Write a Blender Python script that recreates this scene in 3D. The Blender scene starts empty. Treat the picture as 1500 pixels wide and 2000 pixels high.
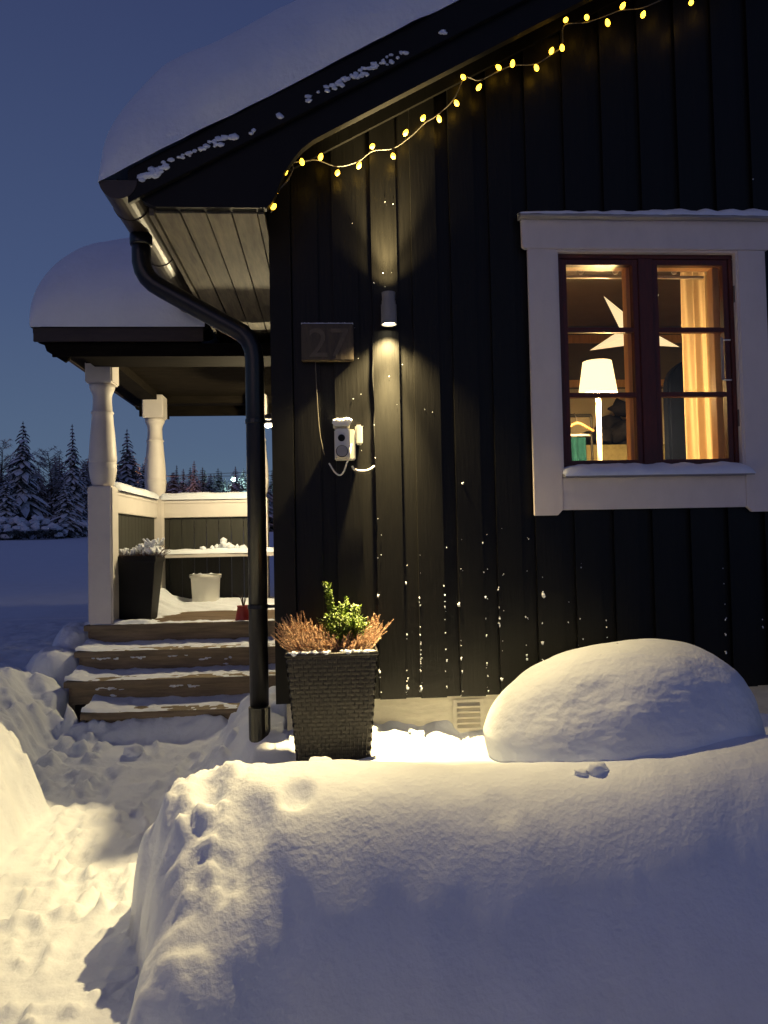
import bpy, bmesh, math, random
import numpy as np
from mathutils import Vector, Matrix

S = bpy.context.scene
COL = S.collection
PI = math.pi

# ------------------------------------------------------------------ camera
# Origin = the photographer's eye, X along the gable wall, Y away from the viewer, Z up.
YAW, PITCH, ROLL = -0.07254, 0.03542, -0.02034
F_PX, CX, CY = 1500.0, 750.0, 1000.0
_fw = Vector((-math.sin(YAW) * math.cos(PITCH), math.cos(YAW) * math.cos(PITCH), math.sin(PITCH)))
_r0 = Vector((math.cos(YAW), math.sin(YAW), 0))
_u0 = _r0.cross(_fw)
_rt = _r0 * math.cos(ROLL) + _u0 * math.sin(ROLL)
_up = -_r0 * math.sin(ROLL) + _u0 * math.cos(ROLL)
cam = bpy.data.cameras.new('camera')
cam.sensor_fit = 'VERTICAL'
cam.sensor_height = 36
cam.lens = 27.0
cam.clip_start = 0.05
cam.clip_end = 2000
camo = bpy.data.objects.new('camera', cam)
camo.matrix_world = Matrix(((_rt.x, _up.x, -_fw.x, 0), (_rt.y, _up.y, -_fw.y, 0), (_rt.z, _up.z, -_fw.z, 0), (0, 0, 0, 1)))
COL.objects.link(camo)
S.camera = camo

def at(px, py, Y):
    """World point on the vertical plane Y that the survey of the photograph puts at pixel px, py."""
    d = _rt * ((px - CX) / F_PX) - _up * ((py - CY) / F_PX) + _fw
    return d * (Y / d.y)

def atZ(px, py, Z):
    d = _rt * ((px - CX) / F_PX) - _up * ((py - CY) / F_PX) + _fw
    return d * (Z / d.z)

# ------------------------------------------------------------------ sky and exposure
SKY_STRENGTH = 1.0
DUSK_STRENGTH = 0.010
W = bpy.data.worlds.new('World')
S.world = W
W.use_nodes = True
nt = W.node_tree
nt.nodes.clear()
out = nt.nodes.new('ShaderNodeOutputWorld')
tc = nt.nodes.new('ShaderNodeTexCoord')
sep = nt.nodes.new('ShaderNodeSeparateXYZ')
ramp = nt.nodes.new('ShaderNodeValToRGB')
bg1 = nt.nodes.new('ShaderNodeBackground')
bg2 = nt.nodes.new('ShaderNodeBackground')
add = nt.nodes.new('ShaderNodeAddShader')
sky = nt.nodes.new('ShaderNodeTexSky')
sky.sky_type = 'NISHITA'
sky.sun_disc = False
sky.sun_elevation = math.radians(-2.0)
sky.sun_rotation = math.radians(200)   # behind the viewer, like the sun lamp
nt.links.new(tc.outputs['Generated'], sep.inputs[0])
nt.links.new(sep.outputs['Z'], ramp.inputs[0])
els = ramp.color_ramp.elements
els[0].position = 0.0
els[0].color = (0.108, 0.172, 0.236, 1)
els[1].position = 1.0
els[1].color = (0.015, 0.021, 0.082, 1)
for p, c in ((0.12, (0.082, 0.130, 0.220)), (0.30, (0.057, 0.088, 0.188)), (0.6, (0.035, 0.050, 0.130))):
    e = els.new(p)
    e.color = (*c, 1)
nt.links.new(ramp.outputs[0], bg1.inputs[0])
bg1.inputs[1].default_value = SKY_STRENGTH
nt.links.new(sky.outputs[0], bg2.inputs[0])
bg2.inputs[1].default_value = DUSK_STRENGTH
nt.links.new(bg1.outputs[0], add.inputs[0])
nt.links.new(bg2.outputs[0], add.inputs[1])
nt.links.new(add.outputs[0], out.inputs[0])
S.view_settings.view_transform = 'Standard'
S.view_settings.look = 'None'
S.view_settings.exposure = 0
S.view_settings.gamma = 1
S.view_settings.use_curve_mapping = False
S.render.engine = 'CYCLES'
S.cycles.max_bounces = 6
S.cycles.diffuse_bounces = 4
S.cycles.transparent_max_bounces = 12
S.cycles.sample_clamp_indirect = 6
S.cycles.use_denoising = True

# the last pink light in the sky behind the viewer
SUN = bpy.data.lights.new('sun', 'SUN')
SUN.energy = 0.10
SUN.angle = math.radians(40)
SUN.color = (1.0, 0.60, 0.60)
suno = bpy.data.objects.new('sun', SUN)
suno.rotation_euler = (math.radians(78), 0, math.radians(-20))
COL.objects.link(suno)
LAMP_SIDE = 300.0
LAMP_DOWN, LAMP_CORE, LAMP_UP, LAMP_UPCORE, LAMP_PORCH = 235.0, 1150.0, 45.0, 640.0, 110.0
WARM = (1.0, 0.77, 0.36)

# ------------------------------------------------------------------ materials
def mat(name, col, rough=0.6, metal=0.0, var=0.0, scale=8.0, stretch=(1, 1, 1), bump=0.0, bscale=60.0, emit=None, estr=0.0, spec=0.5, col2=None, bdist=0.01):
    m = bpy.data.materials.new(name)
    m.use_nodes = True
    n, l = m.node_tree.nodes, m.node_tree.links
    b = n['Principled BSDF']
    b.inputs['Base Color'].default_value = (*col, 1)
    b.inputs['Roughness'].default_value = rough
    b.inputs['Metallic'].default_value = metal
    b.inputs['Specular IOR Level'].default_value = spec
    if var or bump or col2:
        t = n.new('ShaderNodeTexCoord')
        mp = n.new('ShaderNodeMapping')
        mp.inputs['Scale'].default_value = stretch
        l.new(t.outputs['Object'], mp.inputs[0])
        if var or col2:
            nz = n.new('ShaderNodeTexNoise')
            nz.inputs['Scale'].default_value = scale
            nz.inputs['Detail'].default_value = 6
            nz.inputs['Roughness'].default_value = 0.65
            l.new(mp.outputs[0], nz.inputs['Vector'])
            r = n.new('ShaderNodeValToRGB')
            lo = tuple(max(0, c * (1 - var)) for c in col)
            hi = tuple(min(1, c * (1 + var)) for c in (col2 or col))
            r.color_ramp.elements[0].position = 0.3
            r.color_ramp.elements[1].position = 0.7
            r.color_ramp.elements[0].color = (*lo, 1)
            r.color_ramp.elements[1].color = (*hi, 1)
            l.new(nz.outputs['Fac'], r.inputs[0])
            l.new(r.outputs[0], b.inputs['Base Color'])
        if bump:
            nb = n.new('ShaderNodeTexNoise')
            nb.inputs['Scale'].default_value = bscale
            nb.inputs['Detail'].default_value = 5
            l.new(mp.outputs[0], nb.inputs['Vector'])
            bp = n.new('ShaderNodeBump')
            bp.inputs['Strength'].default_value = bump
            bp.inputs['Distance'].default_value = bdist
            l.new(nb.outputs['Fac'], bp.inputs['Height'])
            l.new(bp.outputs[0], b.inputs['Normal'])
    if emit:
        b.inputs['Emission Color'].default_value = (*emit, 1)
        b.inputs['Emission Strength'].default_value = estr
    return m

def snow_mat(name, bscale=45.0, bump=0.35, col=(0.79, 0.825, 0.90), var=0.0):
    m = mat(name, col, rough=0.75, var=var, scale=3.5, bump=bump, bscale=bscale, spec=0.25, bdist=0.012)
    n, l = m.node_tree.nodes, m.node_tree.links
    b = n['Principled BSDF']
    # second, much finer grain
    t = n.new('ShaderNodeTexCoord')
    nz = n.new('ShaderNodeTexNoise')
    nz.inputs['Scale'].default_value = 420
    nz.inputs['Detail'].default_value = 2
    l.new(t.outputs['Object'], nz.inputs['Vector'])
    b2 = n.new('ShaderNodeBump')
    b2.inputs['Strength'].default_value = 0.35
    b2.inputs['Distance'].default_value = 0.002
    l.new(nz.outputs['Fac'], b2.inputs['Height'])
    l.new(b.inputs['Normal'].links[0].from_socket, b2.inputs['Normal'])
    l.new(b2.outputs[0], b.inputs['Normal'])
    return m

M = {}
M['snow'] = snow_mat('snow', var=0.055)
M['snow_soft'] = snow_mat('soft_snow', bscale=26, bump=0.4, var=0.04)
M['black'] = mat('black_painted_timber', (0.0036, 0.0033, 0.0027), rough=0.42, var=0.35, scale=7, stretch=(9, 9, 0.7), bump=0.35, bscale=9, bdist=0.004, spec=0.25)
M['black_trim'] = mat('black_painted_trim', (0.004, 0.0038, 0.0035), spec=0.25, rough=0.55, var=0.3, scale=9, bump=0.2, bscale=20, bdist=0.003)
M['pipe'] = mat('black_steel_gutter', (0.012, 0.011, 0.010), rough=0.28, var=0.3, scale=12, bump=0.08, bscale=30, bdist=0.003)
M['gutter'] = mat('brown_black_gutter', (0.030, 0.022, 0.017), rough=0.42, metal=0.0, var=0.3, scale=12)
M['soffit'] = mat('weathered_soffit_board', (0.135, 0.112, 0.078), rough=0.75, var=0.55, scale=5, stretch=(8, 0.8, 8), bump=0.3, bscale=8, bdist=0.003)
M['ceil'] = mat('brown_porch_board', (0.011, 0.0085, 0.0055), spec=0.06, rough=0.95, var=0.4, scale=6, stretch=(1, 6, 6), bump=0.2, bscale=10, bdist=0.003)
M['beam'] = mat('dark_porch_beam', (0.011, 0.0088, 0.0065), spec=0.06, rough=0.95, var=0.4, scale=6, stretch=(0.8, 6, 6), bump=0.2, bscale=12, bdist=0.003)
M['fascia'] = mat('brown_fascia', (0.038, 0.026, 0.019), rough=0.6, var=0.35, scale=6, stretch=(0.8, 6, 6))
M['roofing'] = mat('dark_roofing', (0.03, 0.028, 0.027), rough=0.8, var=0.3, scale=20)
M['white'] = mat('white_paint', (0.70, 0.65, 0.60), rough=0.5, var=0.05, scale=6, bump=0.12, bscale=35, bdist=0.003)
M['trim_white'] = mat('white_window_trim', (0.70, 0.625, 0.585), rough=0.5, var=0.05, scale=5, stretch=(2, 2, 1), bump=0.12, bscale=30, bdist=0.003)
M['red'] = mat('red_brown_paint', (0.085, 0.0135, 0.007), rough=0.4, var=0.25, scale=10, stretch=(6, 6, 1), bump=0.12, bscale=25, bdist=0.002)
M['pine'] = mat('varnished_pine', (0.62, 0.36, 0.15), rough=0.45, var=0.2, scale=6, stretch=(8, 8, 0.8))
M['found'] = mat('pale_rendered_plinth', (0.60, 0.57, 0.48), rough=0.9, var=0.14, scale=7, stretch=(1, 1, 3), bump=0.5, bscale=14, bdist=0.008)
M['vent'] = mat('pale_vent_paint', (0.60, 0.57, 0.49), rough=0.6, var=0.08, scale=20)
M['tread'] = mat('impregnated_step_timber', (0.21, 0.155, 0.092), rough=0.75, var=0.45, scale=4, stretch=(0.9, 9, 9), bump=0.3, bscale=9, bdist=0.003)
M['deck'] = mat('brown_deck_board', (0.13, 0.085, 0.05), rough=0.7, var=0.45, scale=4, stretch=(0.9, 9, 9), bump=0.3, bscale=9, bdist=0.003)
M['panel'] = mat('dark_green_black_board', (0.028, 0.028, 0.021), rough=0.6, var=0.35, scale=6, stretch=(8, 8, 0.8), bump=0.2, bscale=10, bdist=0.003)
M['rattan'] = mat('dark_rattan_strand', (0.012, 0.009, 0.007), rough=0.45, var=0.35, scale=30)
M['black_plastic'] = mat('black_plastic', (0.005, 0.005, 0.005), spec=0.2, rough=0.5, var=0.2, scale=14)
M['white_plastic'] = mat('white_plastic', (0.72, 0.70, 0.64), rough=0.4, var=0.04, scale=10)
M['grey_plastic'] = mat('grey_plastic', (0.30, 0.29, 0.30), rough=0.5, var=0.05, scale=10)
M['red_plastic'] = mat('red_plastic', (0.30, 0.012, 0.010), rough=0.4, var=0.1, scale=10)
M['lamp_body'] = mat('grey_lamp_enamel', (0.22, 0.21, 0.21), rough=0.45, var=0.08, scale=20)
M['plate'] = mat('brown_timber_plate', (0.055, 0.040, 0.024), rough=0.6, var=0.45, scale=5, stretch=(7, 7, 1.2), bump=0.3, bscale=12, bdist=0.003)
M['numeral'] = mat('weathered_numeral', (0.085, 0.068, 0.046), rough=0.6, var=0.3, scale=15)
M['cable'] = mat('grey_cable', (0.11, 0.10, 0.08), rough=0.5, var=0.1, scale=30)
M['cable_black'] = mat('black_cable', (0.015, 0.015, 0.014), rough=0.5, var=0.1, scale=30)
M['bulb'] = mat('lit_string_bulb', (0.9, 0.7, 0.2), rough=0.3, emit=(1.0, 0.52, 0.03), estr=8)
M['lens_down'] = mat('lit_lamp_lens', (0.9, 0.85, 0.7), rough=0.3, emit=(1.0, 0.88, 0.55), estr=14)
M['lens_porch'] = mat('lit_porch_globe', (0.9, 0.85, 0.7), rough=0.3, emit=(1.0, 0.90, 0.66), estr=14)
M['shade'] = mat('lit_lamp_shade', (0.9, 0.8, 0.6), rough=0.8, emit=(1.0, 0.74, 0.38), estr=2.3)
M['star'] = mat('lit_paper_star', (0.9, 0.8, 0.6), rough=0.8, emit=(1.0, 0.80, 0.45), estr=1.0)
M['heather'] = mat('dried_heather', (0.33, 0.185, 0.105), rough=0.85, var=0.6, scale=55, col2=(0.45, 0.29, 0.18))
M['heather_dark'] = mat('frosted_dark_heather', (0.11, 0.055, 0.045), rough=0.8, var=0.4, scale=40)
M['box_leaf'] = mat('boxwood_leaf', (0.085, 0.17, 0.016), rough=0.5, var=0.5, scale=35, col2=(0.17, 0.24, 0.022))
M['twig'] = mat('brown_twig', (0.06, 0.04, 0.025), rough=0.8, var=0.3, scale=30)
M['bark'] = mat('spruce_bark', (0.035, 0.028, 0.022), rough=0.9, var=0.4, scale=10, bump=0.4, bscale=20)
M['needle'] = mat('spruce_needles', (0.040, 0.052, 0.052), rough=0.8, var=0.5, scale=2.0)
M['tree_snow'] = mat('snow_on_branches', (0.72, 0.74, 0.80), rough=0.8, var=0.12, scale=2.5)
M['frost'] = mat('frosted_twigs', (0.34, 0.35, 0.38), rough=0.9, var=0.2, scale=3)
M['room_wall'] = mat('cream_room_wall', (0.52, 0.46, 0.34), rough=0.8, var=0.06, scale=3)
M['room_grey'] = mat('grey_board_wall', (0.13, 0.12, 0.105), rough=0.8, var=0.15, scale=3)
M['room_ceiling'] = mat('taupe_room_ceiling', (0.16, 0.14, 0.125), rough=0.85, var=0.1, scale=3)
M['room_floor'] = mat('oak_room_floor', (0.28, 0.17, 0.085), rough=0.5, var=0.25, scale=3, stretch=(1, 8, 8))
M['curtain'] = mat('beige_curtain', (0.80, 0.64, 0.42), rough=0.9, var=0.03, scale=4)
M['navy'] = mat('navy_cloth', (0.0035, 0.006, 0.016), spec=0.08, rough=1.0, var=0.2, scale=20)
M['teal'] = mat('teal_cloth', (0.008, 0.045, 0.055), rough=1.0, spec=0.1, var=0.25, scale=15)
M['dark_cloth'] = mat('charcoal_cloth', (0.014, 0.014, 0.019), spec=0.08, rough=1.0, var=0.35, scale=20)
M['olive'] = mat('olive_sofa_cloth', (0.16, 0.14, 0.07), rough=0.95, var=0.2, scale=20)
M['street_lens'] = mat('lit_street_lens', (0.9, 1, 0.95), emit=(0.62, 1.0, 0.86), estr=22)
M['sodium_lens'] = mat('lit_sodium_lens', (1, 0.6, 0.3), emit=(1.0, 0.35, 0.10), estr=4)
M['steel'] = mat('galvanised_pole', (0.10, 0.10, 0.105), rough=0.6, var=0.1, scale=10)
M['wire'] = mat('black_wire', (0.02, 0.02, 0.02), rough=0.6, var=0.1, scale=10)

def glass_mat():
    m = bpy.data.materials.new('window_glass')
    m.use_nodes = True
    n, l = m.node_tree.nodes, m.node_tree.links
    n.clear()
    o = n.new('ShaderNodeOutputMaterial')
    t = n.new('ShaderNodeBsdfTransparent')
    t.inputs[0].default_value = (0.93, 0.94, 0.93, 1)
    g = n.new('ShaderNodeBsdfGlossy')
    g.inputs['Roughness'].default_value = 0.02
    f = n.new('ShaderNodeFresnel')
    f.inputs[0].default_value = 1.45
    mx = n.new('ShaderNodeMixShader')
    hf = n.new('ShaderNodeMath')
    hf.operation = 'MULTIPLY'
    hf.inputs[1].default_value = 0.5
    l.new(f.outputs[0], hf.inputs[0])
    l.new(hf.outputs[0], mx.inputs[0])
    l.new(t.outputs[0], mx.inputs[1])
    l.new(g.outputs[0], mx.inputs[2])
    l.new(mx.outputs[0], o.inputs[0])
    return m
M['glass'] = glass_mat()
def translucent(m, w):
    n, l = m.node_tree.nodes, m.node_tree.links
    o = [x for x in n if x.type == 'OUTPUT_MATERIAL'][0]
    b = n['Principled BSDF']
    t = n.new('ShaderNodeBsdfTranslucent')
    if b.inputs['Base Color'].links:
        l.new(b.inputs['Base Color'].links[0].from_socket, t.inputs['Color'])
    mx = n.new('ShaderNodeMixShader')
    mx.inputs[0].default_value = w
    l.new(b.outputs[0], mx.inputs[1])
    l.new(t.outputs[0], mx.inputs[2])
    l.new(mx.outputs[0], o.inputs[0])
translucent(M['curtain'], 0.72)

# ------------------------------------------------------------------ helpers
def link(o, parent=None):
    COL.objects.link(o)
    if parent is not None:
        o.parent = parent
        if parent.type == 'EMPTY':
            o.matrix_parent_inverse = Matrix.Translation(-Vector(parent.location))
    return o

def mesh(name, verts, faces, m, parent=None, smooth=False):
    me = bpy.data.meshes.new(name)
    if isinstance(verts, np.ndarray):
        verts = verts.tolist()
    if isinstance(faces, np.ndarray):
        faces = faces.tolist()
    me.from_pydata(verts, [], faces)
    for mm in (m if isinstance(m, (list, tuple)) else [m]):
        me.materials.append(mm)
    if smooth:
        me.polygons.foreach_set('use_smooth', [True] * len(me.polygons))
    me.update()
    return link(bpy.data.objects.new(name, me), parent)

def empty(name, loc):
    o = bpy.data.objects.new(name, None)
    o.empty_display_size = 0.1
    o.location = loc
    COL.objects.link(o)
    return o

def tag(o, label=None, cat=None, group=None, kind=None):
    if label: o['label'] = label
    if cat: o['category'] = cat
    if group: o['group'] = group
    if kind: o['kind'] = kind
    return o

def thing(name, loc, label, cat, group=None):
    return tag(empty(name, loc), label, cat, group)

class MB:
    """Collects shapes (world coordinates) for one mesh object."""
    def __init__(s):
        s.v, s.f = [], []
    def add(s, v, f):
        k = len(s.v)
        s.v += [tuple(p) for p in v]
        s.f += [tuple(i + k for i in q) for q in f]
        return s
    def box(s, x0, x1, y0, y1, z0, z1):
        v = [(x0, y0, z0), (x1, y0, z0), (x1, y1, z0), (x0, y1, z0), (x0, y0, z1), (x1, y0, z1), (x1, y1, z1), (x0, y1, z1)]
        return s.add(v, [(3, 2, 1, 0), (4, 5, 6, 7), (0, 1, 5, 4), (1, 2, 6, 5), (2, 3, 7, 6), (3, 0, 4, 7)])
    def prism(s, poly, axis, a, b):
        """poly: 2-D outline; axis 'y': points (x,z) extruded from y=a to b; 'x': (y,z); 'z': (x,y)."""
        n = len(poly)
        P = {'y': lambda p, t: (p[0], t, p[1]), 'x': lambda p, t: (t, p[0], p[1]), 'z': lambda p, t: (p[0], p[1], t)}[axis]
        v = [P(p, a) for p in poly] + [P(p, b) for p in poly]
        f = [tuple(range(n)), tuple(range(2 * n - 1, n - 1, -1))]
        f += [(i, n + i, n + (i + 1) % n, (i + 1) % n) for i in range(n)]
        return s.add(v, f)
    def tube(s, pts, r, seg=10, cap=True):
        pts = [Vector(p) for p in pts]
        rs = r if isinstance(r, (list, tuple)) else [r] * len(pts)
        k = len(s.v)
        prev = None
        for i, p in enumerate(pts):
            d = (pts[min(i + 1, len(pts) - 1)] - pts[max(i - 1, 0)]).normalized()
            if prev is None:
                a = d.orthogonal().normalized()
            else:
                a = (prev - d * prev.dot(d)).normalized()
            prev = a
            b = d.cross(a)
            for j in range(seg):
                t = 2 * PI * j / seg
                s.v.append(tuple(p + (a * math.cos(t) + b * math.sin(t)) * rs[i]))
        for i in range(len(pts) - 1):
            for j in range(seg):
                s.f.append((k + i * seg + j, k + i * seg + (j + 1) % seg, k + (i + 1) * seg + (j + 1) % seg, k + (i + 1) * seg + j))
        if cap:
            s.f.append(tuple(k + j for j in range(seg))[::-1])
            e = k + (len(pts) - 1) * seg
            s.f.append(tuple(e + j for j in range(seg)))
        return s
    def lathe(s, c, prof, seg=20, sq=None):
        """prof: (radius, z) bottom to top."""
        k = len(s.v)
        for r, z in prof:
            for j in range(seg):
                t = 2 * PI * j / seg
                s.v.append((c[0] + r * math.cos(t), c[1] + r * math.sin(t), z))
        for i in range(len(prof) - 1):
            for j in range(seg):
                s.f.append((k + i * seg + j, k + i * seg + (j + 1) % seg, k + (i + 1) * seg + (j + 1) % seg, k + (i + 1) * seg + j))
        s.f.append(tuple(k + j for j in range(seg))[::-1])
        e = k + (len(prof) - 1) * seg
        s.f.append(tuple(e + j for j in range(seg)))
        return s
    def blob(s, c, r, seed=0, lump=0.25, sub=1):
        bm = bmesh.new()
        bmesh.ops.create_icosphere(bm, subdivisions=sub, radius=1)
        rg = random.Random(seed)
        ph = [rg.uniform(0, 6.3) for _ in range(6)]
        rr = r if isinstance(r, (list, tuple)) else (r, r, r)
        vs = []
        for v in bm.verts:
            p = v.co
            q = 1 + lump * (math.sin(3.1 * p.x + ph[0]) * math.sin(2.7 * p.y + ph[1]) + 0.6 * math.sin(5.3 * p.z + ph[2] + 3 * p.x)) + lump * 0.4 * rg.uniform(-1, 1)
            vs.append((c[0] + p.x * rr[0] * q, c[1] + p.y * rr[1] * q, c[2] + p.z * rr[2] * q))
        s.add(vs, [tuple(v.index for v in f.verts) for f in bm.faces])
        bm.free()
        return s
    def build(s, name, m, parent=None, smooth=False, bevel=0):
        o = mesh(name, s.v, s.f, m, parent, smooth)
        if bevel:
            bm = bmesh.new()
            bm.from_mesh(o.data)
            bmesh.ops.bevel(bm, geom=[e for e in bm.edges if e.calc_face_angle(0) > 0.6], offset=bevel, segments=2, affect='EDGES', clamp_overlap=True)
            bm.to_mesh(o.data)
            bm.free()
        return o

def box(name, x0, x1, y0, y1, z0, z1, m, parent=None, bevel=0):
    return MB().box(x0, x1, y0, y1, z0, z1).build(name, m, parent, bevel=bevel)

# --- numpy noise
_rng = np.random.default_rng(7)
_PERM = _rng.random((256, 256))
def vnoise(x, y):
    xi, yi = np.floor(x).astype(int), np.floor(y).astype(int)
    fx, fy = x - xi, y - yi
    fx = fx * fx * fx * (fx * (fx * 6 - 15) + 10)
    fy = fy * fy * fy * (fy * (fy * 6 - 15) + 10)
    g = lambda a, b: _PERM[a % 256, b % 256]
    return (g(xi, yi) * (1 - fx) + g(xi + 1, yi) * fx) * (1 - fy) + (g(xi, yi + 1) * (1 - fx) + g(xi + 1, yi + 1) * fx) * fy - 0.5
def fbm(x, y, o=4, g=0.5):
    s, a = 0, 1.0
    for i in range(o):
        s = s + a * vnoise(x + 17.3 * i, y - 9.1 * i)
        x, y, a = x * 2.03, y * 2.03, a * g
    return s
def sst(x, a, b):
    t = np.clip((x - a) / (b - a), 0, 1)
    return t * t * (3 - 2 * t)

def grid_faces(nx, ny):
    i, j = np.meshgrid(np.arange(nx - 1), np.arange(ny - 1), indexing='ij')
    a = (i * ny + j).ravel()
    return np.stack([a, a + ny, a + ny + 1, a + 1], 1)

def grid_mesh(name, V, nx, ny, m, parent=None):
    me = bpy.data.meshes.new(name)
    f = grid_faces(nx, ny)
    me.vertices.add(len(V))
    me.vertices.foreach_set('co', V.astype(np.float32).ravel())
    me.loops.add(f.size)
    me.loops.foreach_set('vertex_index', f.astype(np.int32).ravel())
    me.polygons.add(len(f))
    me.polygons.foreach_set('loop_start', np.arange(0, f.size, 4, dtype=np.int32))
    me.polygons.foreach_set('use_smooth', np.ones(len(f), dtype=bool))
    me.materials.append(m)
    me.update(calc_edges=True)
    me.validate()
    return link(bpy.data.objects.new(name, me), parent)

# ------------------------------------------------------------------ snow ground
def far_field(X, Y):
    z = -1.0 + 0.033 * np.clip(Y - 5, -6, 50) + 0.012 * np.clip(Y - 55, 0, 200)
    z = z + 0.10 * fbm(X * 0.16 + 3, Y * 0.16, 3) + 0.05 * fbm(X * 0.7, Y * 0.7 + 5, 3)
    return z

_cl = random.Random(11)
def ground(X, Y):
    n1 = fbm(X * 1.6, Y * 1.6, 4)
    n2 = fbm(X * 7, Y * 7 + 40, 3)
    n3 = fbm(X * 24 + 9, Y * 24, 2)
    floor = -1.235 + 0.10 * np.minimum(Y - 5.0, 0) * (Y > 2.2) + (Y <= 2.2) * -0.28 + 0.02 * n1 + 0.012 * n2 + 0.006 * n3
    # the ground drops away in front of the heap
    floor = floor - 0.46 * sst(X, -0.50, -0.14) * sst(-Y, -2.95, -2.60)
    z = floor
    # left: yard snow with its shovelled edge
    F = far_field(X, Y)
    xl = -1.40 - 0.30 * sst(Y, 3.95, 4.35) + 0.16 * sst(-Y, -2.6, -1.0) + 0.10 * fbm(Y * 2.2, X * 0 + 4.0, 3) + 0.02 * n2
    wl = 0.32 + 0.20 * sst(Y, 4, 4.6)
    d = np.clip((xl - X) / wl, 0, 1)
    left = np.maximum(F, -0.85 + 0.05 * n1)
    bl = np.exp(-((X + 2.25) / 0.5) ** 2 - ((Y - 4.7) / 0.8) ** 2) * 0.06
    z = floor + (left + bl - floor) * (1 - (1 - d) ** 1.9)
    rough_l = d * (1 - d) * 4
    z = z + rough_l * (0.08 * n2 + 0.035 * n3) + d * 0.02 * n2
    # snow heaped along the stairs' left end, a pillow beside each tread
    for cx_, cy_, rx, ry, zt in ((-1.99, 5.74, 0.20, 0.17, -0.735), (-2.02, 5.44, 0.21, 0.15, -0.885), (-1.96, 5.17, 0.22, 0.13, -1.04), (-1.93, 6.05, 0.16, 0.22, -0.60), (-1.87, 5.40, 0.13, 0.20, -0.96), (-1.82, 5.14, 0.20, 0.14, -1.08)):
        q = ((X - cx_) / rx) ** 2 + ((Y - cy_) / ry) ** 2
        z = np.maximum(z, zt - 0.13 * q ** 1.6 + 0.05 * n2 + 0.02 * n3)
    # snow sloping up against the corner of the house, behind the downpipe
    ms = sst(X, -0.80, -0.34) * sst(Y, 3.55, 4.15) * (1 - sst(Y, 4.75, 5.1))
    z = np.where(ms > 0.001, np.maximum(z, floor + (0.37 + 0.05 * n2) * ms), z)
    # ground in front of the gable wall
    xr = -0.72 + 0.10 * sst(-Y, -3.0, -2.5) + 0.07 * fbm(Y * 2.6 + 2, X * 0 + 1.0, 3) + 0.025 * n2
    wl = 0.46 + 0.10 * n1 + 0.24 * sst(-Y, -3.0, -2.45)
    yf = 2.48 + 0.04 * fbm(X * 1.1 + 5, X * 0 + 2, 3) + 0.02 * n1 - 0.13 * np.exp(-((X + 0.62) / 0.55) ** 2)
    wf = 0.66
    a = np.clip((X - xr) / wl, 0, 1)
    b = np.clip((Y - yf) / wf, 0, 1)
    pa = np.sqrt(np.clip(1 - (1 - a) ** 2.2, 0, 1))
    pb = np.sqrt(np.clip(1 - (1 - b) ** 1.9, 0, 1))
    pb = np.minimum(pb, 1)
    # the heap's crown, and the lower snow between it and the wall (heights from eye level)
    crown = -0.885 - 0.05 * sst(X, 0.0, 0.55) + 0.085 * sst(X, 0.7, 1.6) + 0.014 * n1
    back = -0.985 - 0.20 * sst(Y, 3.45, 3.85) - 0.05 * (1 - sst(X, -0.4, 0.3)) + 0.03 * np.exp(-((X - 0.35) / 0.25) ** 2)
    crown = crown + (back - crown) * sst(Y, 3.08, 3.42)
    heap = (crown - floor) * pa * pb
    n4 = fbm(X * 3.1 + 2, Y * 3.1 + 7, 4)
    heap = heap + pa * pb * (0.008 * n2 + 0.008 * n4)
    side = np.clip(1 - a, 0, 1) * (a > 0) * pb
    heap = heap + side * (0.10 * n1 + 0.10 * n4 + 0.085 * n2 + 0.03 * n3) + (b > 0) * (1 - pb) * pa * (0.012 * n1 + 0.012 * n2)
    z = np.maximum(z, floor + heap * (Y < 4.06) * (1 - sst(Y, 3.98, 4.06)))
    # dents seen in the top of the heap
    for cx_, cy_, r, dp in ((-0.29, 2.80, 0.07, 0.06), (-0.34, 2.70, 0.06, 0.05), (-0.13, 2.88, 0.05, 0.05), (-0.16, 2.84, 0.03, 0.02), (-0.46, 2.95, 0.05, 0.05), (0.62, 2.86, 0.05, 0.015)):
        z = z - dp * np.exp(-(((X - cx_) / r) ** 2 + ((Y - cy_) / (r * 1.2)) ** 2) ** 1.5)
    # below the house and the stairs the snow ends
    under = (X > -0.24) & (Y > 4.10)
    z = np.where(under, -1.45, z)
    z = z + 0.10 * sst(Y, 4.93, 5.07) * (X > -1.7) * (X < -0.45) * (Y < 5.10) * np.clip(1 + 0.8 * n2, 0, 2)
    st = (X > -1.78) & (X < -0.2) & (Y > 5.10)
    z = np.where(st, np.minimum(z, -1.30), z)
    # scuffs and small pits trodden into the path
    pth = sst(X, -1.6, -1.35) * (1 - sst(X, -0.75, -0.6)) * (Y < 5.0)
    z = z - pth * 0.013 * np.clip(fbm(X * 6.5 + 3, Y * 4.5, 2) - 0.16, 0, 1) * 2.2 + pth * 0.010 * fbm(X * 3, Y * 9, 3)
    # boot prints
    rgp = random.Random(21)
    for k in range(30):
        bx, by, an = rgp.uniform(-1.38, -0.78), 1.7 + 3.2 * rgp.random(), rgp.uniform(-.5, .5)
        ux = (X - bx) * math.cos(an) + (Y - by) * math.sin(an)
        uy = -(X - bx) * math.sin(an) + (Y - by) * math.cos(an)
        q = (ux / 0.05) ** 2 + (uy / 0.14) ** 2
        z = z - rgp.uniform(.008, .018) * np.exp(-q ** 2.5) + 0.009 * np.exp(-((q - 1.6) / 0.5) ** 2) * (1 + 4 * n3)
    # loose lumps thrown to the path's edges
    return z

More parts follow.
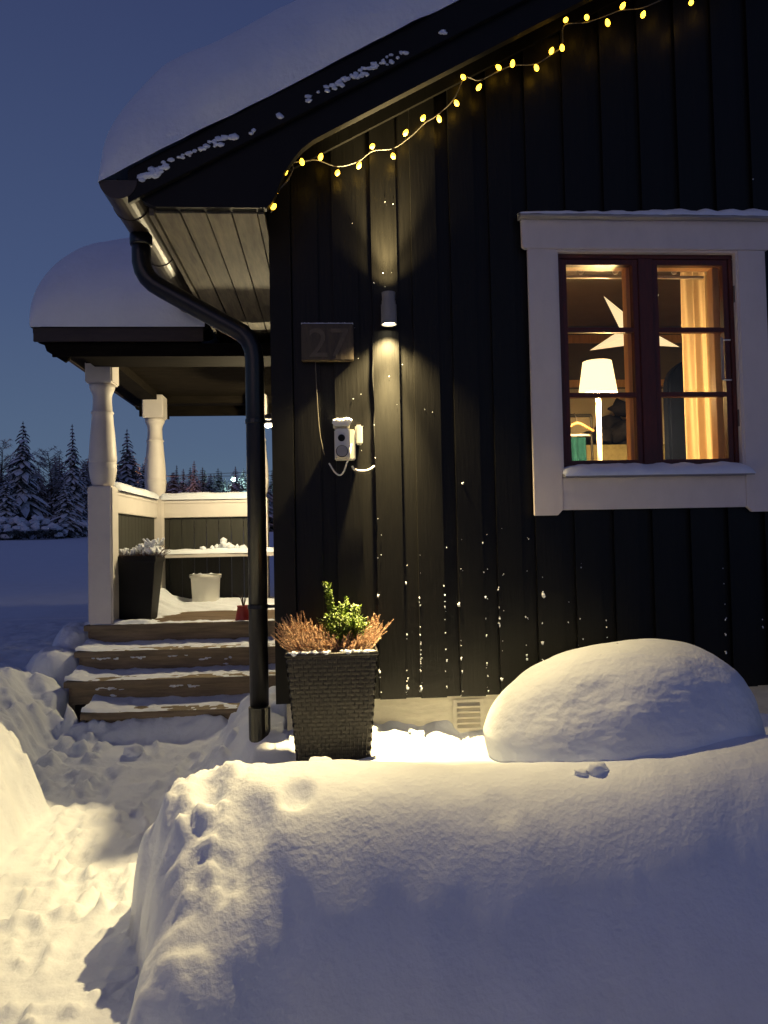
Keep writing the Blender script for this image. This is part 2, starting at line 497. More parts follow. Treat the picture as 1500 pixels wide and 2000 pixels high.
NX0, NX1, NY0, NY1, NS = -4.6, 4.4, -1.2, 9.2, 0.015
xs = np.arange(NX0, NX1 + 1e-6, NS)
ys = np.arange(NY0, NY1 + 1e-6, NS)
GX, GY = np.meshgrid(xs, ys, indexing='ij')
GZ = ground(GX, GY)
def clods(n, seed, fx, fy, rmin, rmax):
    rg = random.Random(seed)
    for _ in range(n):
        cx_, cy_ = fx(rg), fy(rg)
        r = rmin + (rmax - rmin) * rg.random() ** 2.5
        i0, i1 = int((cx_ - r - NX0) / NS), int((cx_ + r - NX0) / NS) + 2
        j0, j1 = int((cy_ - r - NY0) / NS), int((cy_ + r - NY0) / NS) + 2
        if i0 < 0 or j0 < 0 or i1 > len(xs) or j1 > len(ys):
            continue
        sx, sy = GX[i0:i1, j0:j1], GY[i0:i1, j0:j1]
        q = ((sx - cx_) ** 2 + (sy - cy_) ** 2) / r ** 2
        GZ[i0:i1, j0:j1] += r * 0.8 * np.sqrt(np.clip(1 - q, 0, 1)) * rg.uniform(0.4, 1)
clods(170, 1, lambda g: g.gauss(-1.62, 0.16), lambda g: g.uniform(3.9, 5.1), 0.02, 0.06)
clods(110, 2, lambda g: g.gauss(-0.66, 0.10), lambda g: g.uniform(2.1, 4.9), 0.015, 0.05)
clods(70, 3, lambda g: g.uniform(-1.5, -0.5), lambda g: g.uniform(2.0, 5.0), 0.012, 0.032)
clods(50, 4, lambda g: g.gauss(-0.62, 0.10), lambda g: g.uniform(4.1, 4.8), 0.02, 0.06)
clods(90, 6, lambda g: g.gauss(-0.50, 0.10), lambda g: g.uniform(2.6, 3.6), 0.015, 0.045)
clods(110, 7, lambda g: g.uniform(-1.6, -0.6), lambda g: g.uniform(1.6, 5.0), 0.010, 0.022)
clods(40, 5, lambda g: g.uniform(-1.9, -1.4), lambda g: g.uniform(2.0, 3.9), 0.015, 0.04)
# blend to the far field along the sheet's rim
EDGE = np.minimum(np.minimum(GX - NX0, NX1 - GX), np.minimum(GY - NY0, NY1 - GY))
bl = sst(EDGE, 0.0, 0.5)
GZ = GZ * bl + far_field(GX, GY) * (1 - bl)
ng = grid_mesh('snow_ground', np.stack([GX, GY, GZ], -1).reshape(-1, 3), len(xs), len(ys), M['snow'])
tag(ng, kind='structure')

fx_ = np.concatenate([-np.geomspace(400, 4.7, 60), np.linspace(-4.6, 4.4, 20), np.geomspace(4.5, 400, 60)])
fy_ = np.concatenate([-np.geomspace(200, 1.3, 30), np.linspace(-1.2, 9.2, 20), np.geomspace(9.3, 700, 90)])
FX, FY = np.meshgrid(fx_, fy_, indexing='ij')
FZ = far_field(FX, FY)
inside = (FX > NX0 + 0.1) & (FX < NX1 - 0.1) & (FY > NY0 + 0.1) & (FY < NY1 - 0.1)
FZ = np.where(inside, FZ - 0.9, FZ)
tag(grid_mesh('snow_field', np.stack([FX, FY, FZ], -1).reshape(-1, 3), len(fx_), len(fy_), M['snow_soft']), kind='structure')

# ------------------------------------------------------------------ house
YW = 4.0                      # front face of the cover boards
XC = -0.283                   # outside corner of the house
ZB = -0.83                    # lower end of the cladding
YB = 12.0
house = thing('house', (2.6, 8.0, -1.35), 'black timber house clad in vertical boards with white-trimmed window', 'house')

# gable geometry, taken in the bargeboard's plane
YG = 3.65
g0, g1 = at(300, 305, YG - 0.03), at(900, 0, YG - 0.03)
SLOPE = (g1.z - g0.z) / (g1.x - g0.x)
def roof_z(x):                # underside of the snow / top of the roofing along the verge
    return g0.z + SLOPE * (x - g0.x)
XE = -0.80                    # eave line
ZS = 1.585                    # soffit height
XR = 3.9                      # ridge
barge_low = at(700, 228, YG)
def barge_z(x):               # lower edge of the bargeboard
    return barge_low.z + SLOPE * (x - barge_low.x)
fr = at(700, 262, YW - 0.022)
def frieze_z(x):
    return fr.z + SLOPE * (x - fr.x)

# cladding boards; window opening is cut out of them
WX0, WX1, WZ0, WZ1 = 1.251, 2.234, 0.366, 1.519
def board(name, x0, x1, y0, y1, m=None):
    m = m or M['black']
    zt0, zt1 = frieze_z(x0) + 0.05, frieze_z(x1) + 0.05
    if x0 < WX1 and x1 > WX0:
        a, b = max(x0, WX0 - 0.05), min(x1, WX1 + 0.05)
        MB().prism([(x0, ZB), (x1, ZB), (x1, WZ0 - 0.08), (x0, WZ0 - 0.08)], 'y', y0, y1).build(name, m, house)
        MB().prism([(x0, WZ1 + 0.08), (x1, WZ1 + 0.08), (x1, zt1), (x0, zt0)], 'y', y0, y1).build(name, m, house)
    else:
        MB().prism([(x0, ZB), (x1, ZB), (x1, zt1), (x0, zt0)], 'y', y0, y1).build(name, m, house)
PER = 0.2107
rg = random.Random(5)
for k in range(-2, 17):
    c = 0.321 + PER * k
    if c + 0.0665 > XR: break
    board('cover_board', c - 0.0665 + rg.uniform(-.003, .003), c + 0.0665 + rg.uniform(-.003, .003), YW + rg.uniform(-.0015, .0015), YW + 0.0225)
    board('base_board', c + PER / 2 - 0.064, c + PER / 2 + 0.064, YW + 0.0235, YW + 0.045)
board('corner_board', XC, XC + 0.11, YW - 0.022, YW + 0.05, M['black_trim'])
# side wall, the same panelling
MB().box(XC + 0.05, XC + 0.09, YW + 0.05, YB, ZB, ZS + 0.05).build('side_wall', M['black'], house)
for k in range(36):
    y = YW + 0.16 + 0.2107 * k
    MB().box(XC + 0.004, XC + 0.026, y, y + 0.133, ZB, ZS - 0.002).build('cover_board', M['black'], house)
    MB().box(XC + 0.027, XC + 0.049, y + 0.11, y + 0.235, ZB, ZS - 0.004).build('base_board', M['black'], house)
# inner sheathing of the gable with a window opening
YI = YW + 0.048
s = MB()
s.prism([(XC + 0.1, ZB), (WX0 - 0.002, ZB), (WX0 - 0.002, frieze_z(WX0) + .3), (XC + 0.1, frieze_z(XC) + .3)], 'y', YI, YI + 0.14)
s.prism([(WX1 + 0.002, ZB), (XR * 2 - XC - 0.1, ZB), (XR * 2 - XC - 0.1, frieze_z(XC) + .3), (XR, frieze_z(XR) + .3), (WX1 + 0.002, frieze_z(WX1) + .3)], 'y', YI, YI + 0.14)
s.box(WX0 - 0.002, WX1 + 0.002, YI, YI + 0.14, ZB, WZ0 - 0.002)
s.prism([(WX0 - 0.002, WZ1 + 0.002), (WX1 + 0.002, WZ1 + 0.002), (WX1 + 0.002, frieze_z(WX1) + .3), (WX0 - 0.002, frieze_z(WX0) + .3)], 'y', YI, YI + 0.14)
s.build('gable_wall', M['black_trim'], house)
# frieze board along the gable
MB().prism([(XC - 0.25, frieze_z(XC - 0.25)), (XR, frieze_z(XR)), (XR, frieze_z(XR) + 0.2), (XC - 0.25, frieze_z(XC - .25) + 0.2)], 'y', YW - 0.022, YW - 0.0015).build('frieze_board', M['black'], house)
# plinth
pl = MB().box(XC + 0.05, XR * 2 - XC, YW + 0.058, YW + 0.25, -1.5, ZB + 0.02)
pl.box(XC + 0.05, XC + 0.25, YW + 0.25, YB, -1.5, ZB + 0.02)
pl.build('foundation', M['found'], house)
# air vent in the plinth
v0, v1 = at(884, 1366, YW + 0.05), at(946, 1430, YW + 0.05)
vent = MB().box(v0.x, v1.x, YW + 0.048, YW + 0.057, v1.z, v0.z).build('foundation_vent', M['vent'], house, bevel=0.003)
for k in range(5):
    zc = v0.z - 0.028 - k * (v0.z - v1.z - 0.046) / 4.6
    MB().prism([(YW + 0.026, zc - 0.009), (YW + 0.026, zc - 0.005), (YW + 0.0475, zc + 0.010), (YW + 0.0475, zc - 0.009)], 'x', v0.x + 0.022, v1.x - 0.022).build('slat', M['vent'], vent)

# bargeboards: outer board and the wide inner board that boxes in the eave
xl0 = at(228, 352, YG - 0.03)
MB().prism([(xl0.x + 0.05, roof_z(xl0.x + .05) - 0.16), (XR, roof_z(XR) - 0.16), (XR, roof_z(XR)), (xl0.x + 0.05, roof_z(xl0.x + .05))], 'y', YG - 0.03, YG - 0.001).build('bargeboard', M['black_trim'], house, bevel=0.003)
e = [at(303, 404, YG), at(415, 405, YG), at(520, 406, YG), at(530, 398, YG), at(541, 372, YG), at(556, 335, YG), at(574, 308, YG), at(590, 290, YG), at(612, 273, YG), at(640, 258, YG)]
poly = [(p.x, p.z) for p in e] + [(XR, barge_z(XR)), (XR, roof_z(XR) - 0.02), (e[0].x - 0.1, roof_z(e[0].x - .1) - 0.02), (e[0].x - 0.06, e[0].z + 0.03)]
MB().prism(poly, 'y', YG, YG + 0.045).build('bargeboard', M['black_trim'], house)
# underside of the verge, between bargeboard and wall
MB().prism([(XE, roof_z(XE) - 0.07), (XR, roof_z(XR) - 0.07), (XR, roof_z(XR) - 0.05), (XE, roof_z(XE) - 0.05)], 'y', YG + 0.046, YW + 0.1).build('verge_soffit', M['black_trim'], house)
# roof
roof = MB()
roof.prism([(XE - 0.06, roof_z(XE - .06) - 0.045), (XR, roof_z(XR) - 0.045), (XR, roof_z(XR) - 0.004), (XE - 0.06, roof_z(XE - .06) - 0.004)], 'y', YG - 0.02, YB + 0.4)
roof.prism([(2 * XR - XE + 0.06, roof_z(XE - .06) - 0.045), (XR + .001, roof_z(XR) - 0.045), (XR + .001, roof_z(XR) - 0.004), (2 * XR - XE + 0.06, roof_z(XE - .06) - 0.004)], 'y', YG - 0.02, YB + 0.4)
roof.build('roof', M['roofing'], house)
# eave: soffit planks, fascia
YS1 = 6.2
xk = XE - 0.006
for k in range(4):
    w = 0.1225
    MB().box(xk + 0.0035, xk + w - 0.0035, YG + 0.047, YS1, ZS + rg.uniform(0, .003), ZS + 0.02).build('soffit_plank', M['soffit'], house, bevel=0.002)
    xk += w
MB().box(xk + 0.003, XC - 0.001, YG + 0.047, YS1, ZS + 0.001, ZS + 0.02).build('soffit_plank', M['soffit'], house)
MB().box(XE - 0.006, XC, YG + 0.047, YS1, ZS + 0.022, ZS + 0.035).build('soffit_backing', M['black_trim'], house)
MB().box(XE - 0.03, XE - 0.008, YG + 0.047, YS1, ZS - 0.012, ZS + 0.2).build('fascia', M['soffit'], house)
# gutter (half round) with brackets, and downpipe
gx, gr, gz = -0.955, 0.088, 1.705
prof = [(gx + gr * math.cos(t), gz + gr * math.sin(t)) for t in np.linspace(PI, 2 * PI, 15)]
prof_i = [(gx + (gr - 0.004) * math.cos(t), gz + (gr - 0.004) * math.sin(t)) for t in np.linspace(2 * PI, PI, 15)]
gut = MB().prism(prof + prof_i, 'y', 3.62, YS1)
gut.prism(prof, 'y', 3.616, 3.6198)
gutter = gut.build('gutter', M['gutter'], house, smooth=False)
for y in (3.86, 4.5, 5.1, 5.7):
    p2 = [(gx + (gr + 0.004) * math.cos(t), gz + (gr + 0.004) * math.sin(t)) for t in np.linspace(PI, 2 * PI, 15)]
    MB().prism(p2 + [(x, z) for x, z in prof[::-1]], 'y', y, y + 0.025).build('gutter_bracket', M['gutter'], gutter)
MB().tube([(gx, 3.62, gz + gr * 0), (gx, 3.6, gz)], 0.002).build('gutter_stop', M['gutter'], gutter)
px = -0.374
def arc(p0, p1, p2, n=5):
    p0, p1, p2 = Vector(p0), Vector(p1), Vector(p2)
    return [p0 * (1 - t) ** 2 + p1 * 2 * t * (1 - t) + p2 * t * t for t in np.linspace(0, 1, n)]
yp = 4.06
pts = [Vector((gx, yp, gz - 0.06)), Vector((gx, yp, 1.52))]
pts += arc((gx, yp, 1.48), (gx + 0.01, yp, 1.385), (gx + 0.11, yp, 1.335))
pts += arc((px - 0.11, yp, 1.13), (px, yp, 1.085), (px, yp, 0.96))
pts += [Vector((px, yp, -0.85))]
dp = MB().tube(pts, 0.049, 16).build('downpipe', M['pipe'], house, smooth=True)
MB().tube([(px, yp - 0.004, -0.855), (px, yp - 0.004, -1.46)], 0.056, 18).build('downpipe_foot', M['pipe'], dp, smooth=False)
MB().lathe((gx, yp), [(0.055, gz - 0.14), (0.058, gz - 0.13), (0.058, gz - 0.085)], 16).build('outlet_collar', M['pipe'], dp, smooth=True)
for z in (0.62, -0.35):
    b_ = MB().lathe((px, yp), [(0.0505, z), (0.0535, z + .002), (0.0535, z + 0.022), (0.0505, z + 0.024)], 16)
    b_.box(px + 0.045, XC + 0.01, yp - 0.008, yp + 0.008, z + 0.004, z + 0.02)
    b_.build('pipe_clip', M['pipe'], dp)

# ---- window
win = MB()
# red outer frame
fw = 0.024
FR0, FR1 = YW + 0.010, YW + 0.075
win.box(WX0, WX1, FR0, FR1, WZ1 - fw, WZ1)
win.box(WX0, WX1, FR0, FR1, WZ0, WZ0 + 0.012)
win.box(WX0, WX0 + 0.024, FR0, FR1, WZ0 + 0.012, WZ1 - fw)
win.box(WX1 - 0.024, WX1, FR0, FR1, WZ0 + 0.012, WZ1 - fw)
WC = 1.742
win.box(WC - 0.04, WC + 0.04, FR0, FR1, WZ0 + 0.012, WZ1 - fw)
window = win.build('window', M['red'], house, bevel=0.003)
def sash(x0, x1):
    z0, z1 = WZ0 + 0.014, WZ1 - fw - 0.002
    st, rl = 0.030, 0.03
    y0, y1 = FR0 + 0.008, FR0 + 0.05
    mb = MB()
    mb.box(x0, x0 + st, y0, y1, z0, z1)
    mb.box(x1 - st, x1, y0, y1, z0, z1)
    mb.box(x0 + st, x1 - st, y0, y1, z1 - rl, z1)
    mb.box(x0 + st, x1 - st, y0, y1, z0, z0 + 0.02)
    H = z1 - rl - z0 - 0.02
    for k in (1, 2):
        zc = z0 + 0.02 + H * k / 3
        mb.box(x0 + st, x1 - st, y0 + 0.004, y1 - 0.004, zc - 0.013, zc + 0.013)
    mb.build('sash', M['red'], window, bevel=0.002)
    for k in range(3):
        a, b = z0 + 0.02 + H * k / 3 + (0.013 if k else 0), z0 + 0.02 + H * (k + 1) / 3 - (0.013 if k < 2 else 0)
        MB().box(x0 + st, x1 - st, y0 + 0.018, y0 + 0.022, a, b).build('pane', M['glass'], window)
sash(WX0 + 0.025, WC - 0.041)
sash(WC + 0.041, WX1 - 0.025)
# inner pine frame
inn = MB()
IY0, IY1 = YW + 0.13, YW + 0.19
inn.box(WX0, WX0 + 0.045, IY0, IY1, WZ0, WZ1)
inn.box(WX1 - 0.055, WX1, IY0, IY1, WZ0, WZ1)
inn.box(WX0 + 0.045, WX1 - 0.055, IY0, IY1, WZ1 - 0.03, WZ1)
inn.box(WX0 + 0.045, WX1 - 0.055, IY0, IY1, WZ0, WZ0 + 0.025)
inn.box(WC - 0.062, WC + 0.05, IY0, IY1, WZ0 + 0.025, WZ1 - 0.03)
inn.box(WX0, WX1, FR1 + 0.001, IY1 + 0.12, WZ0 - 0.02, WZ0 - 0.001)
inn.build('inner_frame', M['pine'], window, bevel=0.002)
# hinges and casement fittings
for z in (1.30, 0.62):
    MB().tube([(WX1 + 0.004, FR0 - 0.006, z - 0.045), (WX1 + 0.004, FR0 - 0.006, z + 0.045)], 0.008, 8).build('hinge', M['steel'], window)
    MB().tube([(WX0 - 0.004, FR0 - 0.006, z - 0.045), (WX0 - 0.004, FR0 - 0.006, z + 0.045)], 0.008, 8).build('hinge', M['steel'], window)
# white casing
cas = MB()
tb, tt = at(1013, 430, YW - 0.02), at(1040, 1009, YW - 0.02)
CX0 = 1.085
CX1 = WX1 + (WX0 - CX0)
CZ0 = 0.108
y0, y1 = YW - 0.026, YW - 0.0025
hz0, hz1 = WZ1 + 0.012, 1.690
MB().prism([(CX0, CZ0), (CX0 + 0.125, CZ0), (CX0 + 0.150, CZ0 + 0.026), (WX0 - 0.012, CZ0 + 0.026), (WX0 - 0.012, hz0), (CX0, hz0)], 'y', y0, y1).build('casing_board', M['trim_white'], window, bevel=0.003)
MB().prism([(CX1, CZ0), (CX1 - 0.125, CZ0), (CX1 - 0.150, CZ0 + 0.026), (WX1 + 0.012, CZ0 + 0.026), (WX1 + 0.012, hz0), (CX1, hz0)], 'y', y0, y1).build('casing_board', M['trim_white'], window, bevel=0.003)
MB().prism([(CX0 - 0.030, hz0 + 0.012), (CX0 - 0.012, hz0 + 0.001), (CX1 + 0.012, hz0 + 0.001), (CX1 + 0.030, hz0 + 0.012), (CX1 + 0.032, hz1), (CX0 - 0.032, hz1)], 'y', y0 - 0.006, y1).build('casing_board', M['trim_white'], window, bevel=0.003)
MB().box(WX0 - 0.0115, WX1 + 0.0115, y0 + 0.002, y1, CZ0 + 0.0265, WZ0 - 0.06).build('casing_board', M['trim_white'], window, bevel=0.003)
rev = MB()
rev.box(WX0 - 0.0115, WX0 - 0.001, YW - 0.02, YW + 0.04, WZ0 - 0.05, hz0 - 0.001)
rev.box(WX1 + 0.001, WX1 + 0.0115, YW - 0.02, YW + 0.04, WZ0 - 0.05, hz0 - 0.001)
rev.box(WX0 - 0.001, WX1 + 0.001, YW - 0.02, YW + 0.04, WZ1 + 0.001, hz0 - 0.001)
rev.build('reveal', M['trim_white'], window)
MB().prism([(YW - 0.075, WZ0 - 0.062), (YW - 0.075, WZ0 - 0.054), (YW + 0.012, WZ0 - 0.030), (YW + 0.012, WZ0 - 0.056)], 'x', WX0 - 0.010, WX1 + 0.035).build('window_sill', M['grey_plastic'], window)
MB().prism([(YW - 0.075, hz1 + 0.001), (YW - 0.075, hz1 + 0.012), (YW - 0.001, hz1 + 0.035), (YW - 0.001, hz1 + 0.001)], 'x', CX0 - 0.045, CX1 + 0.045).build('head_flashing', M['grey_plastic'], window)

# ---- room behind the window (walls, floor and ceiling of the house)
RX0, RX1, RY0, RY1, RZ0, RZ1 = 0.2, 4.6, YI + 0.145, 8.4, -0.42, 2.36
box('room_floor', RX0, RX1, RY0, RY1, RZ0 - 0.05, RZ0, M['room_floor'], house)
box('room_ceiling', RX0, RX1, RY0, RY1, RZ1, RZ1 + 0.05, M['room_ceiling'], house)
box('room_wall', RX0 - 0.05, RX0, RY0, RY1, RZ0 - .05, RZ1 + .05, M['room_wall'], house)
box('room_wall', RX1, RX1 + 0.05, RY0, RY1, RZ0 - .05, RZ1 + .05, M['room_wall'], house)
box('room_wall', RX0, RX1, RY1, RY1 + 0.05, RZ0 - .05, 1.64, M['room_wall'], house)
box('room_wall', RX0, RX1, RY1 + 0.002, RY1 + 0.05, 1.641, RZ1 + .05, M['room_grey'], house)
box('wall_rail', RX0, RX1, RY1 - 0.03, RY1 - 0.002, 2.16, 2.25, M['pine'], house)
box('wall_rail', RX0, RX1, RY1 - 0.03, RY1 - 0.002, 1.66, 1.74, M['pine'], house)

# ------------------------------------------------------------------ things on the gable wall
# up-and-down wall light
lx, ly = 0.331, YW - 0.076
lz1 = at(757, 572, ly).z
lz0 = at(757, 634, ly).z
lamp = thing('wall_lamp', (lx, YW, (lz0 + lz1) / 2), 'grey up-and-down wall lamp shining on the black boards beside the number plate', 'wall lamp', )
R_ = 0.041
n = 24
def can(z0, z1, r0, r1, openend):
    m_ = MB()
    k = 0
    for r, z in ((r0, z0), (r1, z1), (r1 - 0.004, z1), (r0 - 0.004, z0)):
        for j in range(n):
            t = 2 * PI * j / n
            m_.v.append((lx + r * math.cos(t), ly + r * math.sin(t), z))
    for i in range(4):
        for j in range(n):
            a, b = i * n, ((i + 1) % 4) * n
            m_.f.append((a + j, a + (j + 1) % n, b + (j + 1) % n, b + j))
    return m_
zm = (lz0 + lz1) / 2
can(lz0, zm + 0.02, R_, 0.040, 0).build('lamp_body', M['lamp_body'], lamp, smooth=False)
can(zm + 0.021, lz1, 0.032, 0.036, 1).build('lamp_neck', M['lamp_body'], lamp, smooth=False)
MB().lathe((lx, ly), [(0.036, zm - 0.01), (0.036, zm + 0.04)], n).build('lamp_core', M['lamp_body'], lamp)
MB().box(lx - 0.022, lx + 0.022, ly + 0.030, YW - 0.001, zm - 0.03, zm + 0.03).build('wall_bracket', M['lamp_body'], lamp, bevel=0.003)
MB().lathe((lx, ly), [(0.034, lz0 + 0.010), (0.034, lz0 + 0.014)], n).build('lens', M['lens_down'], lamp)
MB().lathe((lx, ly), [(0.028, lz1 - 0.014), (0.028, lz1 - 0.010)], n).build('lens', M['lens_down'], lamp)
def spot(name, loc, rx, power, size, blend, parent, rad=0.02, col=WARM, aim=None):
    L = bpy.data.lights.new(name, 'SPOT')
    L.energy = power
    L.color = col
    L.spot_size = math.radians(size)
    L.spot_blend = blend
    L.shadow_soft_size = rad
    o = bpy.data.objects.new(name, L)
    o.location = loc
    o.rotation_euler = (rx, 0, 0) if aim is None else (Vector(aim) - Vector(loc)).to_track_quat('-Z', 'Y').to_euler()
    return link(o, parent)
spot('lamp_beam', (lx, ly, lz0 - 0.001), 0, LAMP_DOWN, 112, 1.0, lamp)
spot('lamp_beam', (lx, ly, lz1 + 0.001), PI, LAMP_UP, 104, 0.8, lamp)
spot('lamp_beam', (lx, ly, lz0 - 0.001), 0, LAMP_CORE, 42, 1.0, lamp)
spot('lamp_beam', (lx, ly, lz0 - 0.001), 0, LAMP_SIDE, 72, 1.0, lamp, aim=(-1.3, 3.0, -1.35))
spot('lamp_beam', (lx, ly, lz1 + 0.001), PI, LAMP_UPCORE, 56, 1.0, lamp)

# number plate
p0, p1 = at(588, 634, YW - 0.03), at(691, 705, YW - 0.03)
plate = thing('house_number_sign', ((p0.x + p1.x) / 2, YW - 0.03, p1.z), 'dark wooden house number plate reading 27 with snow on its top edge', 'sign')
MB().box(p0.x, p1.x, YW - 0.052, YW - 0.002, p1.z, p0.z).build('plate', M['plate'], plate, bevel=0.004)
def text(body, size, loc, name, m, parent, ext=0.002):
    c = bpy.data.curves.new(name, 'FONT')
    c.body = body
    c.size = size
    c.extrude = ext
    c.align_x = 'CENTER'
    o = bpy.data.objects.new(name, c)
    COL.objects.link(o)
    dg = bpy.context.evaluated_depsgraph_get()
    me = bpy.data.meshes.new_from_object(o.evaluated_get(dg))
    COL.objects.unlink(o)
    bpy.data.objects.remove(o)
    me.transform(Matrix.Translation(loc) @ Matrix.Rotation(PI / 2, 4, 'X'))
    me.materials.clear()
    me.materials.append(m)
    me.name = name
    return link(bpy.data.objects.new(name, me), parent)
for ch, xx in (('2', 622), ('7', 663)):
    q = at(xx, 697, YW - 0.054)
    text(ch, 0.215, (q.x, YW - 0.0535, p1.z + 0.018), 'numeral', M['numeral'], plate)
sc_ = MB()
for k in range(26):
    x = p0.x + 0.006 + (p1.x - p0.x - 0.012) * k / 25
    sc_.blob((x, YW - 0.028, p0.z + 0.003), (0.008, 0.024, 0.006), k, 0.2)
tag(sc_.build('snow_strip', M['snow'], None, True), 'thin line of snow lying along the top edge of the number plate', 'snow')
# timer socket
q0, q1 = at(653, 825, YW - 0.06), at(710, 900, YW - 0.06)
sx0, sx1, sz0 = at(654, 898, YW - .06).x, at(695, 898, YW - .06).x, at(654, 898, YW - .06).z
szt = at(654, 838, YW - .06).z
sock = thing('timer_socket', ((sx0 + sx1) / 2, YW, sz0), 'white outdoor socket with plugged-in dial timer and adapter, on the black wall', 'socket')
MB().box(sx0, sx1, YW - 0.050, YW - 0.002, sz0, szt).build('socket_box', M['white_plastic'], sock, bevel=0.006)
MB().box(sx0 + 0.004, sx1 - 0.03, YW - 0.155, YW - 0.0505, sz0 + 0.004, szt - 0.01).build('timer', M['white_plastic'], sock, bevel=0.006)
dc = Vector(((at(668, 881, YW - .16)).x, YW - 0.156, at(668, 881, YW - .16).z))
d_ = MB().tube([(dc.x, YW - 0.1555, dc.z), (dc.x, YW - 0.168, dc.z)], 0.027, 24).build('dial', M['grey_plastic'], sock)
MB().tube([(dc.x, YW - 0.1552, dc.z), (dc.x, YW - 0.159, dc.z)], 0.0305, 24).build('dial_ring', M['black_plastic'], sock)
hc = at(667, 855, YW - .16)
MB().tube([(hc.x, YW - 0.1552, hc.z), (hc.x, YW - 0.159, hc.z)], 0.018, 18).build('socket_hole', M['black_plastic'], sock)
a0, a1 = at(680, 829, YW - .06), at(709, 867, YW - .06)
MB().box(sx1 + 0.0005, a1.x, YW - 0.052, YW - 0.003, a1.z, a0.z).build('adapter', M['white_plastic'], sock, bevel=0.008)
MB().box(sx0 - 0.006, sx1 - 0.03, YW - 0.165, YW - 0.03, szt + 0.001, szt + 0.024).build('lid', M['white_plastic'], sock, bevel=0.006)
cp = at(667, 828, YW - .08)
snc = MB()
for k in range(7):
    snc.blob((cp.x - 0.03 + 0.011 * k, YW - 0.08 + rg.uniform(-.02, .02), szt + 0.036), (0.018, 0.035, 0.016), k + 60, 0.2)
tag(snc.build('snow', M['snow'], None, True), 'small cap of snow on top of the white timer socket', 'snow')
# cables
def cable(name, pxs, m, r, label, group=None, yoff=0.02):
    pts = []
    for p in pxs:
        q = at(p[0], p[1], YW - (p[2] if len(p) > 2 else yoff))
        pts.append(q)
    # Catmull-Rom
    sm = []
    P = [pts[0]] + pts + [pts[-1]]
    for i in range(1, len(P) - 2):
        for t in np.linspace(0, 1, 6, endpoint=False):
            a, b, c, d = P[i - 1], P[i], P[i + 1], P[i + 2]
            sm.append(0.5 * ((2 * b) + (c - a) * t + (2 * a - 5 * b + 4 * c - d) * t * t + (3 * b - a - 3 * c + d) * t ** 3))
    sm.append(pts[-1])
    return tag(MB().tube(sm, r, 7).build(name, m, None, True), label, 'cable', group)
cable('power_cable', [(616, 704), (619, 770), (624, 840), (631, 878), (634, 888)], M['cable'], 0.0022, 'thin pale cable hanging from the number plate down the wall')
cable('plug_cable', [(643, 905, .05), (654, 922, .07), (664, 928, .08), (672, 920, .09), (677, 905, .10), (682, 893, .12), (684, 880, .10), (686, 868, .075)], M['white_plastic'], 0.0045, 'white loop of cable hanging below the timer socket')
cable('extension_lead', [(688, 910, .03), (692, 917, .03), (706, 920, .03), (722, 917, .03), (731, 910, .026)], M['white_plastic'], 0.0055, 'short white lead curving right below the timer socket')
cable('supply_cable', [(728, 655), (729, 700), (728, 735), (732, 790), (731, 830), (733, 870), (734, 905), (736, 950), (737, 1020), (738, 1100), (740, 1180), (742, 1260), (744, 1340), (745, 1366)], M['cable_black'], 0.004, 'black cable clipped straight down the wall beside the lamp-lit board', yoff=-0.006)
box_ = None
# string lights
bulbs = [(534, 404), (538, 376), (557, 336), (590, 317), (626, 307), (659, 338), (701, 324), (727, 286), (768, 305), (792, 260), (826, 231), (858, 233), (892, 202), (905, 151), (935, 171), (974, 132), (1001, 125), (1048, 133), (1077, 100), (1098, 94), (1105, 39), (1146, 34), (1187, 45), (1216, 12), (1256, 29), (1310, -10), (1350, 5), (1405, -30)]
path = [(530, 415), (533, 395), (541, 375), (562, 352), (572, 330), (572, 318), (592, 315), (620, 313), (660, 325), (700, 315), (728, 295), (767, 290), (800, 268), (830, 240), (852, 226), (885, 195), (908, 152), (935, 157), (972, 140), (1002, 128), (1045, 125), (1075, 108), (1098, 88), (1102, 50), (1145, 44), (1185, 30), (1214, 20), (1255, 15), (1305, -5), (1350, -12), (1405, -40)]
def sl_y(x):
    return 3.70 + 0.245 * min(1, max(0, (x - 560) / 60)) - 0.06 * min(1, max(0, (x - 1060) / 60))
strings = thing('string_lights', tuple(at(800, 260, 3.95)), 'string of small warm yellow lights sagging along the gable under the bargeboard', 'string lights')
pts = [at(x, y, sl_y(x)) for x, y in path]
sm = []
P = [pts[0]] + pts + [pts[-1]]
for i in range(1, len(P) - 2):
    for t in np.linspace(0, 1, 5, endpoint=False):
        a, b, c, d = P[i - 1], P[i], P[i + 1], P[i + 2]
        sm.append(0.5 * ((2 * b) + (c - a) * t + (2 * a - 5 * b + 4 * c - d) * t * t + (3 * b - a - 3 * c + d) * t ** 3))
MB().tube(sm, 0.0032, 6).build('wire', M['cable'], strings, True)
bm_ = MB().lathe((0, 0), [(0.004, -0.016), (0.0100, -0.010), (0.0125, 0), (0.0100, 0.011), (0.004, 0.020)], 10)
proto_b = None
for x, y in bulbs:
    q = at(x, y, sl_y(x) - 0.012)
    if proto_b is None:
        proto_b = bm_.build('bulb', M['bulb'], strings, True)
        ob = proto_b
    else:
        ob = proto_b.copy()
        COL.objects.link(ob)
    ob.location = q
    ob.rotation_euler = (rg.uniform(-.5, .5), rg.uniform(-.6, .6), 0)

